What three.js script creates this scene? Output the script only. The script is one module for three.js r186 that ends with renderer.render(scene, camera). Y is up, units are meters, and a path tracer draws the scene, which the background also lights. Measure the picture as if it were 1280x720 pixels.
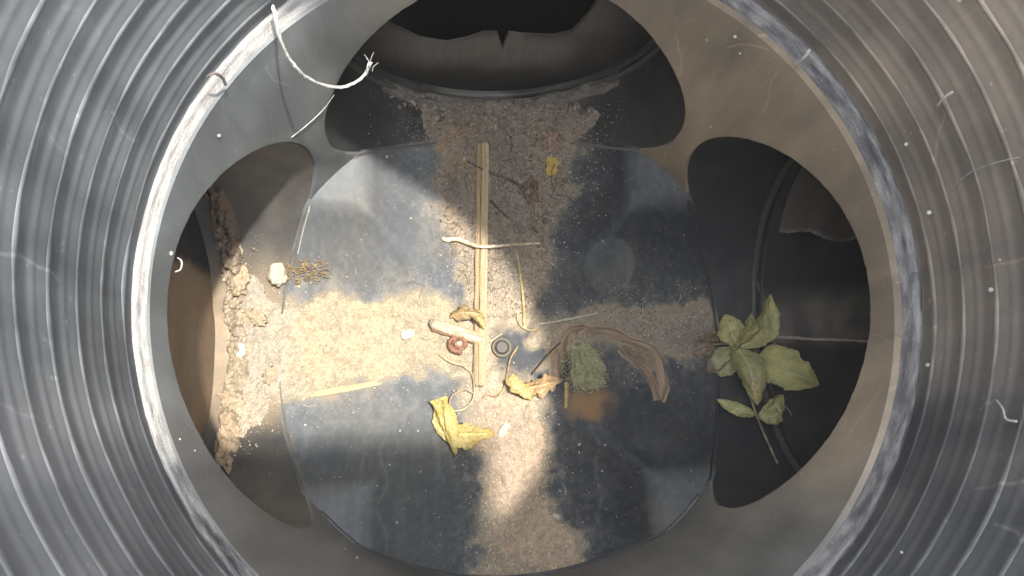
import * as THREE from 'three';
import { mergeGeometries, mergeVertices } from 'three/addons/utils/BufferGeometryUtils.js';

// ---------------------------------------------------------------- camera, sky, sun, exposure
const scene = new THREE.Scene();
const CAM = new THREE.Vector3(-0.04793, 0.80075, 0.08623);
const AX = [
  new THREE.Vector3(0.99697261, 0.06748997, 0.03860981),
  new THREE.Vector3(0.02568455, 0.18283114, -0.98280877),
  new THREE.Vector3(-0.07338881, 0.9808251, 0.18054419),
];
const FPX = 983.24;                                     // focal length in pixels of the 1280 x 720 picture
const camera = new THREE.PerspectiveCamera(40.219, 16 / 9, 0.01, 60);
camera.position.copy(CAM);
camera.quaternion.setFromRotationMatrix(new THREE.Matrix4().makeBasis(AX[0], AX[1], AX[2]));
scene.add(camera);

const renderer = new THREE.WebGLRenderer({ antialias: true });
renderer.setSize(1024, 576);
renderer.toneMapping = THREE.LinearToneMapping;
renderer.toneMappingExposure = 2.5;
renderer.outputColorSpace = THREE.SRGBColorSpace;
renderer.shadowMap.enabled = true;
renderer.shadowMap.type = THREE.PCFSoftShadowMap;

const SUN = new THREE.Vector3(0.24, 1, 0.0).normalize();
{
  const w = 256, h = 128, d = new Float32Array(w * h * 4);
  for (let j = 0; j < h; j++) for (let i = 0; i < w; i++) {
    const el = ((j + 0.5) / h - 0.5) * Math.PI, az = ((i + 0.5) / w) * 2 * Math.PI;
    const dir = new THREE.Vector3(-Math.cos(el) * Math.cos(az), Math.sin(el), -Math.cos(el) * Math.sin(az));
    const up = Math.max(0, dir.y), hz = Math.pow(1 - up, 3);
    const glow = Math.pow(Math.max(0, dir.dot(SUN)), 6) * 0.35;
    const cl = 0.08 * Math.sin(dir.x * 7 + 1.3 * Math.sin(dir.z * 5)) * Math.sin(dir.z * 6 + dir.x * 3);
    const k = (j * w + i) * 4;
    const g = dir.y < 0 ? 0.35 : 1;
    const q = 3.35 * g; d[k] = (0.95 + 0.25 * hz + glow + cl) * q; d[k + 1] = (1.0 + 0.2 * hz + glow + cl) * q; d[k + 2] = (1.1 + 0.1 * hz + glow * 0.85 + cl) * q; d[k + 3] = 1;
  }
  const t = new THREE.DataTexture(d, w, h, THREE.RGBAFormat, THREE.FloatType);
  t.mapping = THREE.EquirectangularReflectionMapping; t.magFilter = THREE.LinearFilter; t.needsUpdate = true;
  scene.background = t; scene.environment = t; scene.environmentIntensity = 1; scene.backgroundIntensity = 1;
}
const sun = new THREE.DirectionalLight(new THREE.Color(1, 0.94, 0.85), 2.95);
sun.position.copy(SUN).multiplyScalar(4); sun.target.position.set(0, 0, 0);
sun.castShadow = true; sun.shadow.mapSize.set(2048, 2048); sun.shadow.radius = 3;
Object.assign(sun.shadow.camera, { left: -1.2, right: 1.2, top: 1.2, bottom: -1.2, near: 0.5, far: 8 });
scene.add(sun, sun.target);

// ---------------------------------------------------------------- small maths
function mulberry(a) { return () => { a |= 0; a = (a + 0x6d2b79f5) | 0; let t = Math.imul(a ^ (a >>> 15), 1 | a); t = (t + Math.imul(t ^ (t >>> 7), 61 | t)) ^ t; return ((t ^ (t >>> 14)) >>> 0) / 4294967296; }; }
const V = (x, y, z) => new THREE.Vector3(x, y, z);
const clamp = (x, a = 0, b = 1) => Math.min(b, Math.max(a, x));
const sstep = (a, b, x) => { const t = clamp((x - a) / (b - a)); return t * t * (3 - 2 * t); };
const lerp = (a, b, t) => a + (b - a) * t;
const mix3 = (a, b, t) => [lerp(a[0], b[0], t), lerp(a[1], b[1], t), lerp(a[2], b[2], t)];
function h3(x, y, z) { let h = Math.imul(x, 374761393) ^ Math.imul(y, 668265263) ^ Math.imul(z, 2147483647 - 1274126177); h = Math.imul(h ^ (h >>> 13), 1274126177); h ^= h >>> 16; return (h >>> 0) / 4294967296; }
function vn(x, y, z = 0) {                              // value noise, 0..1
  const i = Math.floor(x), j = Math.floor(y), k = Math.floor(z); let u = x - i, v = y - j, w = z - k;
  u = u * u * (3 - 2 * u); v = v * v * (3 - 2 * v); w = w * w * (3 - 2 * w);
  const L = (a, b, t) => a + (b - a) * t;
  const f = (kk) => L(L(h3(i, j, kk), h3(i + 1, j, kk), u), L(h3(i, j + 1, kk), h3(i + 1, j + 1, kk), u), v);
  return w === 0 ? f(k) : L(f(k), f(k + 1), w);
}
function fbm(x, y, z = 0, o = 4) { let s = 0, a = 0.5, n = 0; for (let q = 0; q < o; q++) { s += a * vn(x + q * 17.3, y - q * 9.1, z + (z ? q * 5.7 : 0)); n += a; a *= 0.5; x *= 2.03; y *= 2.03; z *= 2.03; } return s / n; }
const ridged = (x, y, z = 0, o = 3) => 1 - Math.abs(2 * fbm(x, y, z, o) - 1);
const srgb = (c) => { c = clamp(c); return Math.round(255 * (c < 0.0031308 ? 12.92 * c : 1.055 * Math.pow(c, 1 / 2.4) - 0.055)); };

// ---------------------------------------------------------------- the chamber's shape
const RV = 0.225, RP = 0.1521, PAD = 0.08, LEDGE = 0.336, RIM = 0.263;
const trough = (v) => (Math.abs(v) < RP ? RP - Math.sqrt(RP * RP - v * v) : 1);
function smin(a, b, k) { const h = Math.max(k - Math.abs(a - b), 0) / k; return Math.min(a, b) - h * h * k * 0.25; }
function floorH(x, z) {
  const r = Math.hypot(x, z), hx = Math.min(trough(z), 0.3), hz = Math.min(trough(x), 0.3);
  if (r > RV + 0.004) { if (z < -RV * 0.7 && Math.abs(x) < RP) return hz; if (Math.abs(x) > RV * 0.7 && Math.abs(z) < RP) return hx; }
  return smin(smin(hx, hz, 0.012), PAD + 0.12 * (r - RV), 0.01);
}
// a point of the photograph seen on the chamber's floor, lifted above it by some metres
function ray(px, py) { return V(0, 0, 0).addScaledVector(AX[0], (px - 640) / FPX).addScaledVector(AX[1], -(py - 360) / FPX).addScaledVector(AX[2], -1).normalize(); }
function on(px, py, lift = 0) {
  const d = ray(px, py); let t = 0.3;
  const f = (tt) => CAM.y + d.y * tt - floorH(CAM.x + d.x * tt, CAM.z + d.z * tt) - lift - Math.max(0, siltT(CAM.x + d.x * tt, CAM.z + d.z * tt));
  while (t < 1.4 && f(t) > 0) t += 0.002;
  let a = t - 0.002, b = t; for (let i = 0; i < 12; i++) { const m = (a + b) / 2; if (f(m) > 0) a = m; else b = m; }
  return CAM.clone().addScaledVector(d, a);
}
function onCyl(px, py, r) {                             // on a vertical cylinder about the chamber's axis
  const d = ray(px, py), a = d.x * d.x + d.z * d.z, b = CAM.x * d.x + CAM.z * d.z, c = CAM.x * CAM.x + CAM.z * CAM.z - r * r;
  return CAM.clone().addScaledVector(d, (-b + Math.sqrt(b * b - a * c)) / a);
}

// silt outlines in metres on the floor (x, z)
const SILT = [
  { T: 0.0042, p: [[-0.085, -0.243], [-0.058, -0.205], [-0.06, -0.15], [-0.045, -0.104], [-0.032, -0.053], [-0.022, -0.02], [0.03, -0.02], [0.043, -0.076], [0.052, -0.118], [0.07, -0.158], [0.086, -0.198], [0.098, -0.236], [0.06, -0.268], [0.0, -0.27]] },
  { T: 0.0036, p: [[-0.262, -0.1], [-0.25, -0.075], [-0.22, -0.056], [-0.159, -0.054], [-0.103, -0.051], [-0.055, -0.046], [-0.014, -0.03], [-0.004, 0.021], [-0.056, 0.024], [-0.12, 0.034], [-0.167, 0.044], [-0.213, 0.046], [-0.228, 0.056], [-0.25, 0.08], [-0.27, 0.07], [-0.28, -0.02]] },
  { T: 0.0026, p: [[0.03, -0.022], [0.077, -0.028], [0.144, -0.034], [0.212, -0.036], [0.228, -0.028], [0.222, 0.0], [0.191, 0.014], [0.141, 0.012], [0.109, 0.006], [0.075, 0.008], [0.05, 0.012], [0.03, 0.02]] },
  { T: 0.0022, p: [[-0.02, 0.02], [-0.046, 0.05], [-0.034, 0.084], [-0.023, 0.116], [-0.02, 0.162], [-0.03, 0.222], [0.062, 0.226], [0.062, 0.195], [0.042, 0.164], [0.04, 0.103], [0.042, 0.056], [0.02, 0.03]] },
];
function sdPoly(p, x, z) {                              // positive inside
  let d = 1e9, s = -1;
  for (let i = 0, j = p.length - 1; i < p.length; j = i++) {
    const ex = p[j][0] - p[i][0], ez = p[j][1] - p[i][1], wx = x - p[i][0], wz = z - p[i][1];
    const t = clamp((wx * ex + wz * ez) / (ex * ex + ez * ez)), bx = wx - ex * t, bz = wz - ez * t; d = Math.min(d, bx * bx + bz * bz);
    if ((p[i][1] > z) !== (p[j][1] > z) && x < ((p[j][0] - p[i][0]) * (z - p[i][1])) / (p[j][1] - p[i][1]) + p[i][0]) s = -s;
  }
  return s * Math.sqrt(d);
}
const SX0 = -0.3, SX1 = 0.25, SZ0 = -0.285, SZ1 = 0.235, SC = 0.004, SNX = Math.round((SX1 - SX0) / SC) + 1, SNZ = Math.round((SZ1 - SZ0) / SC) + 1;
const sdGrid = new Float32Array(SNX * SNZ), tGrid = new Float32Array(SNX * SNZ);
for (let j = 0; j < SNZ; j++) for (let i = 0; i < SNX; i++) {
  const x = SX0 + i * SC, z = SZ0 + j * SC; let d = -1, tw = 0, tt = 0;
  for (const s of SILT) { const q = sdPoly(s.p, x, z), w = Math.exp(Math.min(q, 0.02) / 0.012); d = Math.max(d, q); tw += w; tt += w * s.T; }
  const bare = 0.021 - Math.hypot((x - 0.028) / 1.2, (z - 0.012) / 0.9);      // the plastic shows beside the moulding stud
  d = Math.min(d, -bare);
  sdGrid[j * SNX + i] = d; tGrid[j * SNX + i] = tt / Math.max(tw, 1e-9);
}
function gridAt(g, x, z) {
  const u = clamp((x - SX0) / SC, 0, SNX - 1.001), v = clamp((z - SZ0) / SC, 0, SNZ - 1.001), i = Math.floor(u), j = Math.floor(v), a = u - i, b = v - j, k = j * SNX + i;
  return lerp(lerp(g[k], g[k + 1], a), lerp(g[k + SNX], g[k + SNX + 1], a), b);
}
const ragged = (x, z) => 0.03 * (fbm(x * 70 + 31, z * 70 + 7, 0, 4) - 0.5) + 0.026 * (fbm(x * 30 + 3, z * 30 + 17, 0, 3) - 0.5);
const siltD = (x, z) => gridAt(sdGrid, x, z) + ragged(x, z);
function siltT(x, z) {                                  // silt thickness; below zero where the floor is bare
  const d = siltD(x, z); if (d < -0.012) return -0.004;
  const heap = sstep(-0.03, -0.12, z) * sstep(0.12, 0.05, Math.abs(x - 0.03)), rough = 1.1 * heap * (ridged(x * 55, z * 55, 0, 3) - 0.35) + 0.55 * fbm(x * 160 + 5, z * 160, 0, 3) + 0.75 * fbm(x * 420, z * 420 + 9, 0, 2);
  return gridAt(tGrid, x, z) * (sstep(-0.008, 0.022, d) * (0.2 + rough + 0.7 * (fbm(x * 38 + 11, z * 38, 0, 3) - 0.25))) - 0.0012;
}

// ---------------------------------------------------------------- geometry helpers
function gridGeo(nu, nv, fn, colorFn, uvFn) {           // a sheet of (nu+1) x (nv+1) points
  const P = new Float32Array((nu + 1) * (nv + 1) * 3), U = new Float32Array((nu + 1) * (nv + 1) * 2), C = colorFn ? new Float32Array(P.length) : null, I = [];
  for (let j = 0, k = 0; j <= nv; j++) for (let i = 0; i <= nu; i++, k++) {
    const u = i / nu, v = j / nv, p = fn(u, v); P[k * 3] = p.x; P[k * 3 + 1] = p.y; P[k * 3 + 2] = p.z;
    const t = uvFn ? uvFn(u, v, p) : [p.x, p.z]; U[k * 2] = t[0]; U[k * 2 + 1] = t[1];
    if (C) { const c = colorFn(u, v, p); C[k * 3] = c[0]; C[k * 3 + 1] = c[1]; C[k * 3 + 2] = c[2]; }
    if (i < nu && j < nv) { const a = k, b = k + 1, c = k + nu + 1, d = c + 1; I.push(a, c, b, b, c, d); }
  }
  const g = new THREE.BufferGeometry();
  g.setAttribute('position', new THREE.BufferAttribute(P, 3)); g.setAttribute('uv', new THREE.BufferAttribute(U, 2));
  if (C) g.setAttribute('color', new THREE.BufferAttribute(C, 3));
  g.setIndex(I); g.computeVertexNormals(); return g;
}
function closeSeam(g, nu, nv) {                         // equal normals where a round sheet meets itself
  const n = g.attributes.normal; for (let j = 0; j <= nv; j++) {
    const a = j * (nu + 1), b = a + nu, m = V(n.getX(a) + n.getX(b), n.getY(a) + n.getY(b), n.getZ(a) + n.getZ(b)).normalize();
    n.setXYZ(a, m.x, m.y, m.z); n.setXYZ(b, m.x, m.y, m.z);
  } return g;
}
function sheet(nu, nv, thick, fn, colorFn, underFn) {   // a thin solid sheet with two faces and closed edges
  const top = gridGeo(nu, nv, fn, colorFn || (() => [1, 1, 1]), (u, v, p) => [p.x, p.z]);
  const n = top.attributes.normal, p = top.attributes.position, T = (u, v) => (typeof thick === 'function' ? thick(u, v) : thick);
  const bot = gridGeo(nu, nv, (u, v) => { const k = Math.round(v * nv) * (nu + 1) + Math.round(u * nu), t = T(u, v); return V(p.getX(k) - n.getX(k) * t, p.getY(k) - n.getY(k) * t, p.getZ(k) - n.getZ(k) * t); }, underFn || colorFn || (() => [1, 1, 1]));
  { const ix = bot.index.array; for (let i = 0; i < ix.length; i += 3) { const t = ix[i + 1]; ix[i + 1] = ix[i + 2]; ix[i + 2] = t; } bot.computeVertexNormals(); }
  const loop = []; for (let i = 0; i < nu; i++) loop.push(i); for (let j = 0; j < nv; j++) loop.push(j * (nu + 1) + nu); for (let i = nu; i > 0; i--) loop.push(nv * (nu + 1) + i); for (let j = nv; j > 0; j--) loop.push(j * (nu + 1));
  const P = [], C = [], I = [], q = bot.attributes.position, c = top.attributes.color;
  loop.concat(loop[0]).forEach((k, m) => { P.push(p.getX(k), p.getY(k), p.getZ(k), q.getX(k), q.getY(k), q.getZ(k)); for (let e = 0; e < 2; e++) C.push(c.getX(k), c.getY(k), c.getZ(k)); if (m) { const a = 2 * m - 2; I.push(a, a + 2, a + 1, a + 1, a + 2, a + 3); } });
  const side = new THREE.BufferGeometry(); side.setAttribute('position', new THREE.Float32BufferAttribute(P, 3)); side.setAttribute('uv', new THREE.Float32BufferAttribute(new Float32Array(P.length / 3 * 2), 2)); side.setAttribute('color', new THREE.Float32BufferAttribute(C, 3)); side.setIndex(I); side.computeVertexNormals();
  return mergeGeometries([top, bot, side]);
}
function tube(pts, rad, { seg = 40, sides = 8, color, flat = 1, wob = 0, seed = 1, closed = false } = {}) {   // a tapered, slightly uneven tube with closed ends
  const c = new THREE.CatmullRomCurve3(pts, closed, 'centripetal'), F = c.computeFrenetFrames(seg, closed), R = typeof rad === 'function' ? rad : () => rad;
  let N = F.normals.map((n) => n.clone()), B = F.binormals;
  if (flat !== 1) { N = F.tangents.map((t) => V(0, 1, 0).addScaledVector(t, -t.y).normalize()); B = F.tangents.map((t, i) => t.clone().cross(N[i]).normalize()); }
  const P = c.getSpacedPoints(seg);
  const g = gridGeo(sides, seg, (u, v) => {
    const k = Math.round(v * seg), a = u * 2 * Math.PI; let r = R(v); if (!closed && (k === 0 || k === seg)) r *= 0.02;
    if (wob) r *= 1 + wob * (vn(Math.cos(a) * 1.7 + seed * 9, Math.sin(a) * 1.7, v * seg * 0.35 + 0.01) - 0.5) * 2;
    return P[k].clone().addScaledVector(N[k], Math.cos(a) * r * flat).addScaledVector(B[k], Math.sin(a) * r);
  }, color ? (u, v) => color(v, u) : (() => [1, 1, 1]), (u, v) => [u * 0.02, v * 0.1]);
  return closeSeam(g, sides, seg);
}
function blob(r, seed, sc = [1, 1, 1], amp = 0.3, freq = 1.6, detail = 3, color) {
  let g = new THREE.IcosahedronGeometry(1, detail); g.deleteAttribute('normal'); g.deleteAttribute('uv'); g = mergeVertices(g, 1e-4);
  const p = g.attributes.position, C = new Float32Array(p.count * 3);
  for (let i = 0; i < p.count; i++) {
    const d = V(p.getX(i), p.getY(i), p.getZ(i)).normalize(), n = fbm(d.x * freq + seed * 13.1 + 50, d.y * freq + 50, d.z * freq + 50.3, 4), k = r * (1 + amp * (n - 0.5) * 2 + amp * 0.4 * (ridged(d.x * freq * 2.3 + seed, d.y * freq * 2.3 + 9, d.z * freq * 2.3 + 7.7, 2) - 0.6));
    p.setXYZ(i, d.x * k * sc[0], d.y * k * sc[1], d.z * k * sc[2]);
    const c = color ? color(n, d) : [1, 1, 1]; C.set(c, i * 3);
  }
  g.setAttribute('color', new THREE.BufferAttribute(C, 3)); g.setAttribute('uv', new THREE.BufferAttribute(new Float32Array(p.count * 2).map((_, i) => (i % 2 ? p.getZ(i >> 1) : p.getX(i >> 1))), 2)); g.computeVertexNormals(); return g;
}

// ---------------------------------------------------------------- naming
const used = {};
function numbered(n) { used[n] = (used[n] || 0) + 1; return used[n] === 1 ? n : `${n}_${String(used[n] - 1).padStart(3, '0')}`; }
function mesh(name, geo, mat, parent) { const m = new THREE.Mesh(geo, mat); m.name = parent ? name : numbered(name); m.castShadow = m.receiveShadow = true; if (parent) parent.add(m); return m; }
function tag(o, label, category, group, kind) { o.userData.label = label; if (category) o.userData.category = category; if (group) o.userData.group = group; if (kind) o.userData.kind = kind; if (!o.parent) scene.add(o); return o; }
function thing(name, label, category, pos = [0, 0, 0], group) { const o = new THREE.Group(); o.name = numbered(name); o.position.set(...pos); return tag(o, label, category, group); }
// a thing of one mesh, its origin at its own foot
function single(name, geo, mat, label, category, group) {
  geo.computeBoundingBox(); const b = geo.boundingBox, c = V((b.min.x + b.max.x) / 2, b.min.y, (b.min.z + b.max.z) / 2);
  geo.translate(-c.x, -c.y, -c.z); const m = mesh(name, geo, mat); m.position.copy(c); return tag(m, label, category, group);
}
function local(geo, o) { geo.translate(-o.position.x, -o.position.y, -o.position.z); return geo; }

// ---------------------------------------------------------------- textures
function tex(w, h, fn, { color = true, repeat } = {}) {
  const d = new Uint8Array(w * h * 4);
  for (let j = 0; j < h; j++) for (let i = 0; i < w; i++) { const c = fn((i + 0.5) / w, (j + 0.5) / h, i, j), k = (j * w + i) * 4; if (color) { d[k] = srgb(c[0]); d[k + 1] = srgb(c[1]); d[k + 2] = srgb(c[2]); } else { d[k] = d[k + 1] = d[k + 2] = clamp(c) * 255; } d[k + 3] = 255; }
  const t = new THREE.DataTexture(d, w, h, THREE.RGBAFormat, THREE.UnsignedByteType); if (color) t.colorSpace = THREE.SRGBColorSpace;
  t.magFilter = THREE.LinearFilter; t.minFilter = THREE.LinearMipmapLinearFilter; t.generateMipmaps = true; t.wrapS = t.wrapT = THREE.RepeatWrapping; if (repeat) t.repeat.set(...repeat); t.needsUpdate = true; return t;
}
// floor: black plastic under a dust film, planar in metres over 0.64 m
const FS = 0.64, FN = 1280;
const dustF = new Float32Array(FN * FN);
function splat(buf, W, H, sx, sy, x, y, r, a, el = 1, ang = 0) {       // a soft dab in metres
  const i0 = Math.floor((x - r) / sx), i1 = Math.ceil((x + r) / sx), j0 = Math.floor((y - r) / sy), j1 = Math.ceil((y + r) / sy), ca = Math.cos(ang), sa = Math.sin(ang);
  for (let j = j0; j <= j1; j++) for (let i = i0; i <= i1; i++) { if (j < 0 || j >= H) continue; const dx = i * sx - x, dy = j * sy - y, u = (dx * ca + dy * sa), v = (-dx * sa + dy * ca) * el, q = (u * u + v * v) / (r * r); if (q < 1) buf[j * W + ((i % W) + W) % W] += a * (1 - q); }
}
{
  const s = FS / FN, rnd = mulberry(11);
  for (let k = 0; k < 700; k++) splat(dustF, FN, FN, s, s, rnd() * FS, rnd() * FS, 0.0006 + 0.0014 * rnd() * rnd(), 0.1 + 0.35 * rnd());
  for (let k = 0; k < 620; k++) {                        // fine scratches and dried runs
    let x = rnd() * FS, y = rnd() * FS, a = rnd() * 6.28, w = 0.05 + 0.2 * rnd() * rnd(); const n = 10 + rnd() * 60;
    for (let q = 0; q < n; q++) { splat(dustF, FN, FN, s, s, x, y, 0.0007, w * 0.6); x += Math.cos(a) * 0.0006; y += Math.sin(a) * 0.0006; a += (rnd() - 0.5) * 0.25; }
  }
  for (let k = 0; k < 40; k++) splat(dustF, FN, FN, s, s, rnd() * FS, rnd() * FS, 0.006 + 0.02 * rnd(), 0.05 + 0.09 * rnd(), 0.6 + rnd(), rnd() * 6);
}
function floorDustAndLight(x, z) {
  const i = clamp(Math.round((x / FS + 0.5) * FN), 0, FN - 1), j = clamp(Math.round((z / FS + 0.5) * FN), 0, FN - 1);
  const n = fbm(x * 22 + 3, z * 22 + 8, 0, 5), m = fbm(x * 90, z * 60, 0, 4), g = vn(x * 1500, z * 1500);
  const e = fbm(x * 240 + 70, z * 200 + 20, 0, 3), st = fbm(x * 160, z * 12 + 40, 0, 3); let d = 0.15 + 0.13 * sstep(0.4, 0.75, n) + 0.16 * sstep(0.45, 0.8, e) + 0.16 * sstep(0.55, 0.8, st) * sstep(0.4, 0.65, n) + dustF[j * FN + i];
  d += 0.35 * sstep(-0.03, -0.08, x) * sstep(0.02, 0.06, z) * (0.5 + st); d += (0.8 * sstep(0.0, -0.07, x) * sstep(0.16, 0.0, z) + 0.22 * sstep(0.05, -0.1, x)) * (0.8 + 0.35 * m);                       // dust painted paler over the left, sunlight put into the tone
  d += 0.1 * ridged(x * 45 + 9, z * 14, 0, 3) * sstep(0.4, 0.6, e);
  const sd = siltD(x, z); { const q = Math.exp(-Math.max(0, -sd) / 0.03); d += 0.9 * sstep(0.55 - 0.5 * q, 1.15 - 0.5 * q, 0.45 * e + 0.35 * g + 0.3 * m) * q + 0.12 * q; }
  const pad = Math.min(Math.abs(x), Math.abs(z)); d += 0.6 * sstep(0.12, 0.13, pad) * (0.6 + 0.8 * m);  // corner pads painted paler, their sky sheen put into the colour
  const spot = Math.hypot(x - 0.1115, z + 0.0772); d += 0.42 * sstep(0.028, 0.024, spot) * (0.9 + 0.7 * m);
  d += 0.5 * Math.exp(-Math.abs(x - 0.083 - 0.012 * (vn(z * 60, 3) - 0.5)) / 0.0014) * sstep(0.03, 0.08, z) * sstep(0.22, 0.15, z) * (0.4 + vn(z * 300, 8)) * 1.3;
  d += 0.4 * Math.exp(-Math.abs(x + 0.118 - 0.01 * (vn(z * 40, 9) - 0.5)) / 0.0013) * sstep(0.07, 0.1, z) * (0.4 + vn(z * 300, 1)) * 1.2;
  return d;
}
const floorMap = tex(FN, FN, (u, v) => {
  const x = (u - 0.5) * FS, z = (v - 0.5) * FS, d = floorDustAndLight(x, z), n = vn(x * 30 + 4, z * 30);
  let c = mix3([0.014, 0.018, 0.025], mix3([0.2, 0.215, 0.23], [0.27, 0.26, 0.235], n), clamp(d * 0.4, 0, 0.9));
  const sd = siltD(x, z); c = mix3(c, [0.3, 0.245, 0.17], 0.8 * sstep(0.0, 0.75, Math.exp(-Math.max(0, -sd) / 0.011) - 0.55 * fbm(x * 230 + 8, z * 230, 0, 4) - 0.35 * fbm(x * 45, z * 45 + 3, 0, 3) + 0.12));
  const r = Math.hypot((x - 0.083) / 0.03, (z - 0.061) / 0.02) + 0.7 * (fbm(x * 80, z * 80, 0, 3) - 0.5); c = mix3(c, [0.34, 0.19, 0.075], 0.7 * sstep(1.1, 0.3, r));
  return c;
});
const floorRough = tex(640, 640, (u, v) => { const x = (u - 0.5) * FS, z = (v - 0.5) * FS; return [clamp(0.52 + 0.4 * floorDustAndLight(x, z), 0.45, 0.95)][0]; }, { color: false });
// wall of the base, unrolled: u once round, v over its height
const polar = (u) => { const a = u * 2 * Math.PI; return [Math.cos(a), Math.sin(a)]; };
const WW = 2048, WH = 512, dustW = new Float32Array(WW * WH), dustS = new Float32Array(WW * WH);
{
  const rnd = mulberry(5), sx = (2 * Math.PI * RV) / WW, sy = 0.36 / WH;
  for (const [buf, sd] of [[dustW, 0], [dustS, 1]]) {
    for (let k = 0; k < 1100; k++) splat(buf, WW, WH, sx, sy, rnd() * 1.41, rnd() * 0.36, 0.0007 + 0.0018 * rnd() * rnd() * rnd(), 0.15 + 0.7 * rnd());
    for (let k = 0; k < 120; k++) { let x = rnd() * 1.41, y = rnd() * 0.36, a = rnd() < 0.6 ? Math.PI / 2 + (rnd() - 0.5) * 0.9 : rnd() * 6.3; const n = 8 + rnd() * 50, w = 0.06 + 0.2 * rnd(); for (let q = 0; q < n; q++) { splat(buf, WW, WH, sx, sy, x, y, 0.0012, w); x += Math.cos(a) * 0.001; y += Math.sin(a) * 0.001; a += (rnd() - 0.5) * 0.2; } }
    for (let k = 0; k < 70; k++) splat(buf, WW, WH, sx, sy, rnd() * 1.41, rnd() * 0.36, 0.012 + 0.05 * rnd(), (rnd() < 0.3 ? -1 : 1) * (0.04 + 0.1 * rnd()), 0.5 + rnd(), rnd() * 6);
  }
}
function wallDust(u, v, buf, seed) {
  const [c, s] = polar(u), n = fbm(c * 2.2 + seed, s * 2.2 + 5, v * 3 + 0.5, 4), m = fbm(c * 9 + 20 + seed, s * 9, v * 14 + 0.3, 4), g = vn(u * 900, v * 300);
  const i = Math.min(WW - 1, Math.floor(u * WW)), j = clamp(Math.floor(v * WH), 0, WH - 1);
  return [0.35 + 0.75 * sstep(0.3, 0.75, n) * (0.4 + 0.9 * m) + 0.12 * (g - 0.5) + 1.5 * buf[j * WW + i] + 0.25 * (ridged(c * 6 + 30, s * 6 + 30, v * 2 + 0.3, 3) - 0.6), n, m];
}
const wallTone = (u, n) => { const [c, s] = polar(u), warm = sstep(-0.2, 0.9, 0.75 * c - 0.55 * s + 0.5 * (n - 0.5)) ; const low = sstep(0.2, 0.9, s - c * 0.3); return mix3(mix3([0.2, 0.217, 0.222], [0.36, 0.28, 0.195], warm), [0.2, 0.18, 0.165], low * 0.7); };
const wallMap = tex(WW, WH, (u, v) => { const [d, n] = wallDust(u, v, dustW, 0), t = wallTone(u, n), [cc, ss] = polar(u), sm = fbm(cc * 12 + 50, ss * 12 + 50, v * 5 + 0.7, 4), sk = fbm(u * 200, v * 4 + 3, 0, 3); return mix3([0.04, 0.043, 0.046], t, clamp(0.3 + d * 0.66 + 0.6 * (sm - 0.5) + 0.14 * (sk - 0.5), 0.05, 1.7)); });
const wallRough = tex(1024, 256, (u, v) => clamp(0.38 + 0.35 * wallDust(u, v, dustW, 0)[0], 0.3, 0.9), { color: false });
const shaftMap = tex(WW, WH, (u, v) => { const [d, n] = wallDust(u, v, dustS, 40), t = mix3(wallTone(u, n), [0.19, 0.195, 0.208], 0.25), [cc, ss] = polar(u), sm = fbm(cc * 14 + 9, ss * 14 + 9, v * 2.5 + 0.7, 4), sk = fbm(u * 260, v * 5 + 3, 0, 3); return mix3([0.033, 0.037, 0.044], t, clamp(0.02 + d * 0.6 + 0.4 * (sm - 0.5) + 0.07 * (sk - 0.5), 0.05, 1.6)); });
const shaftRough = tex(1024, 256, (u, v) => clamp(0.58 + 0.25 * wallDust(u, v, dustS, 40)[0], 0.5, 0.95), { color: false });
// a small tile of fine tone for everything else, 6 cm a side
const microTile = (f) => tex(512, 512, (u, v) => { const a = u * 2 * Math.PI, b = v * 2 * Math.PI, q = f * 12; const n = 0.5 * vn(u * 64 % 64, v * 64 % 64) + 0.3 * vn(u * 190, v * 190) + 0.2 * vn(Math.cos(a) * q + 30, Math.sin(b) * q + 30); const t = 0.66 + 0.5 * n; return [t, t, t]; }, { repeat: [16, 16] });
const micro = microTile(1);
const microBump = tex(256, 256, (u, v) => 0.5 * vn(u * 40, v * 40) + 0.5 * vn(u * 110, v * 110), { color: false, repeat: [24, 24] });

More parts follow.
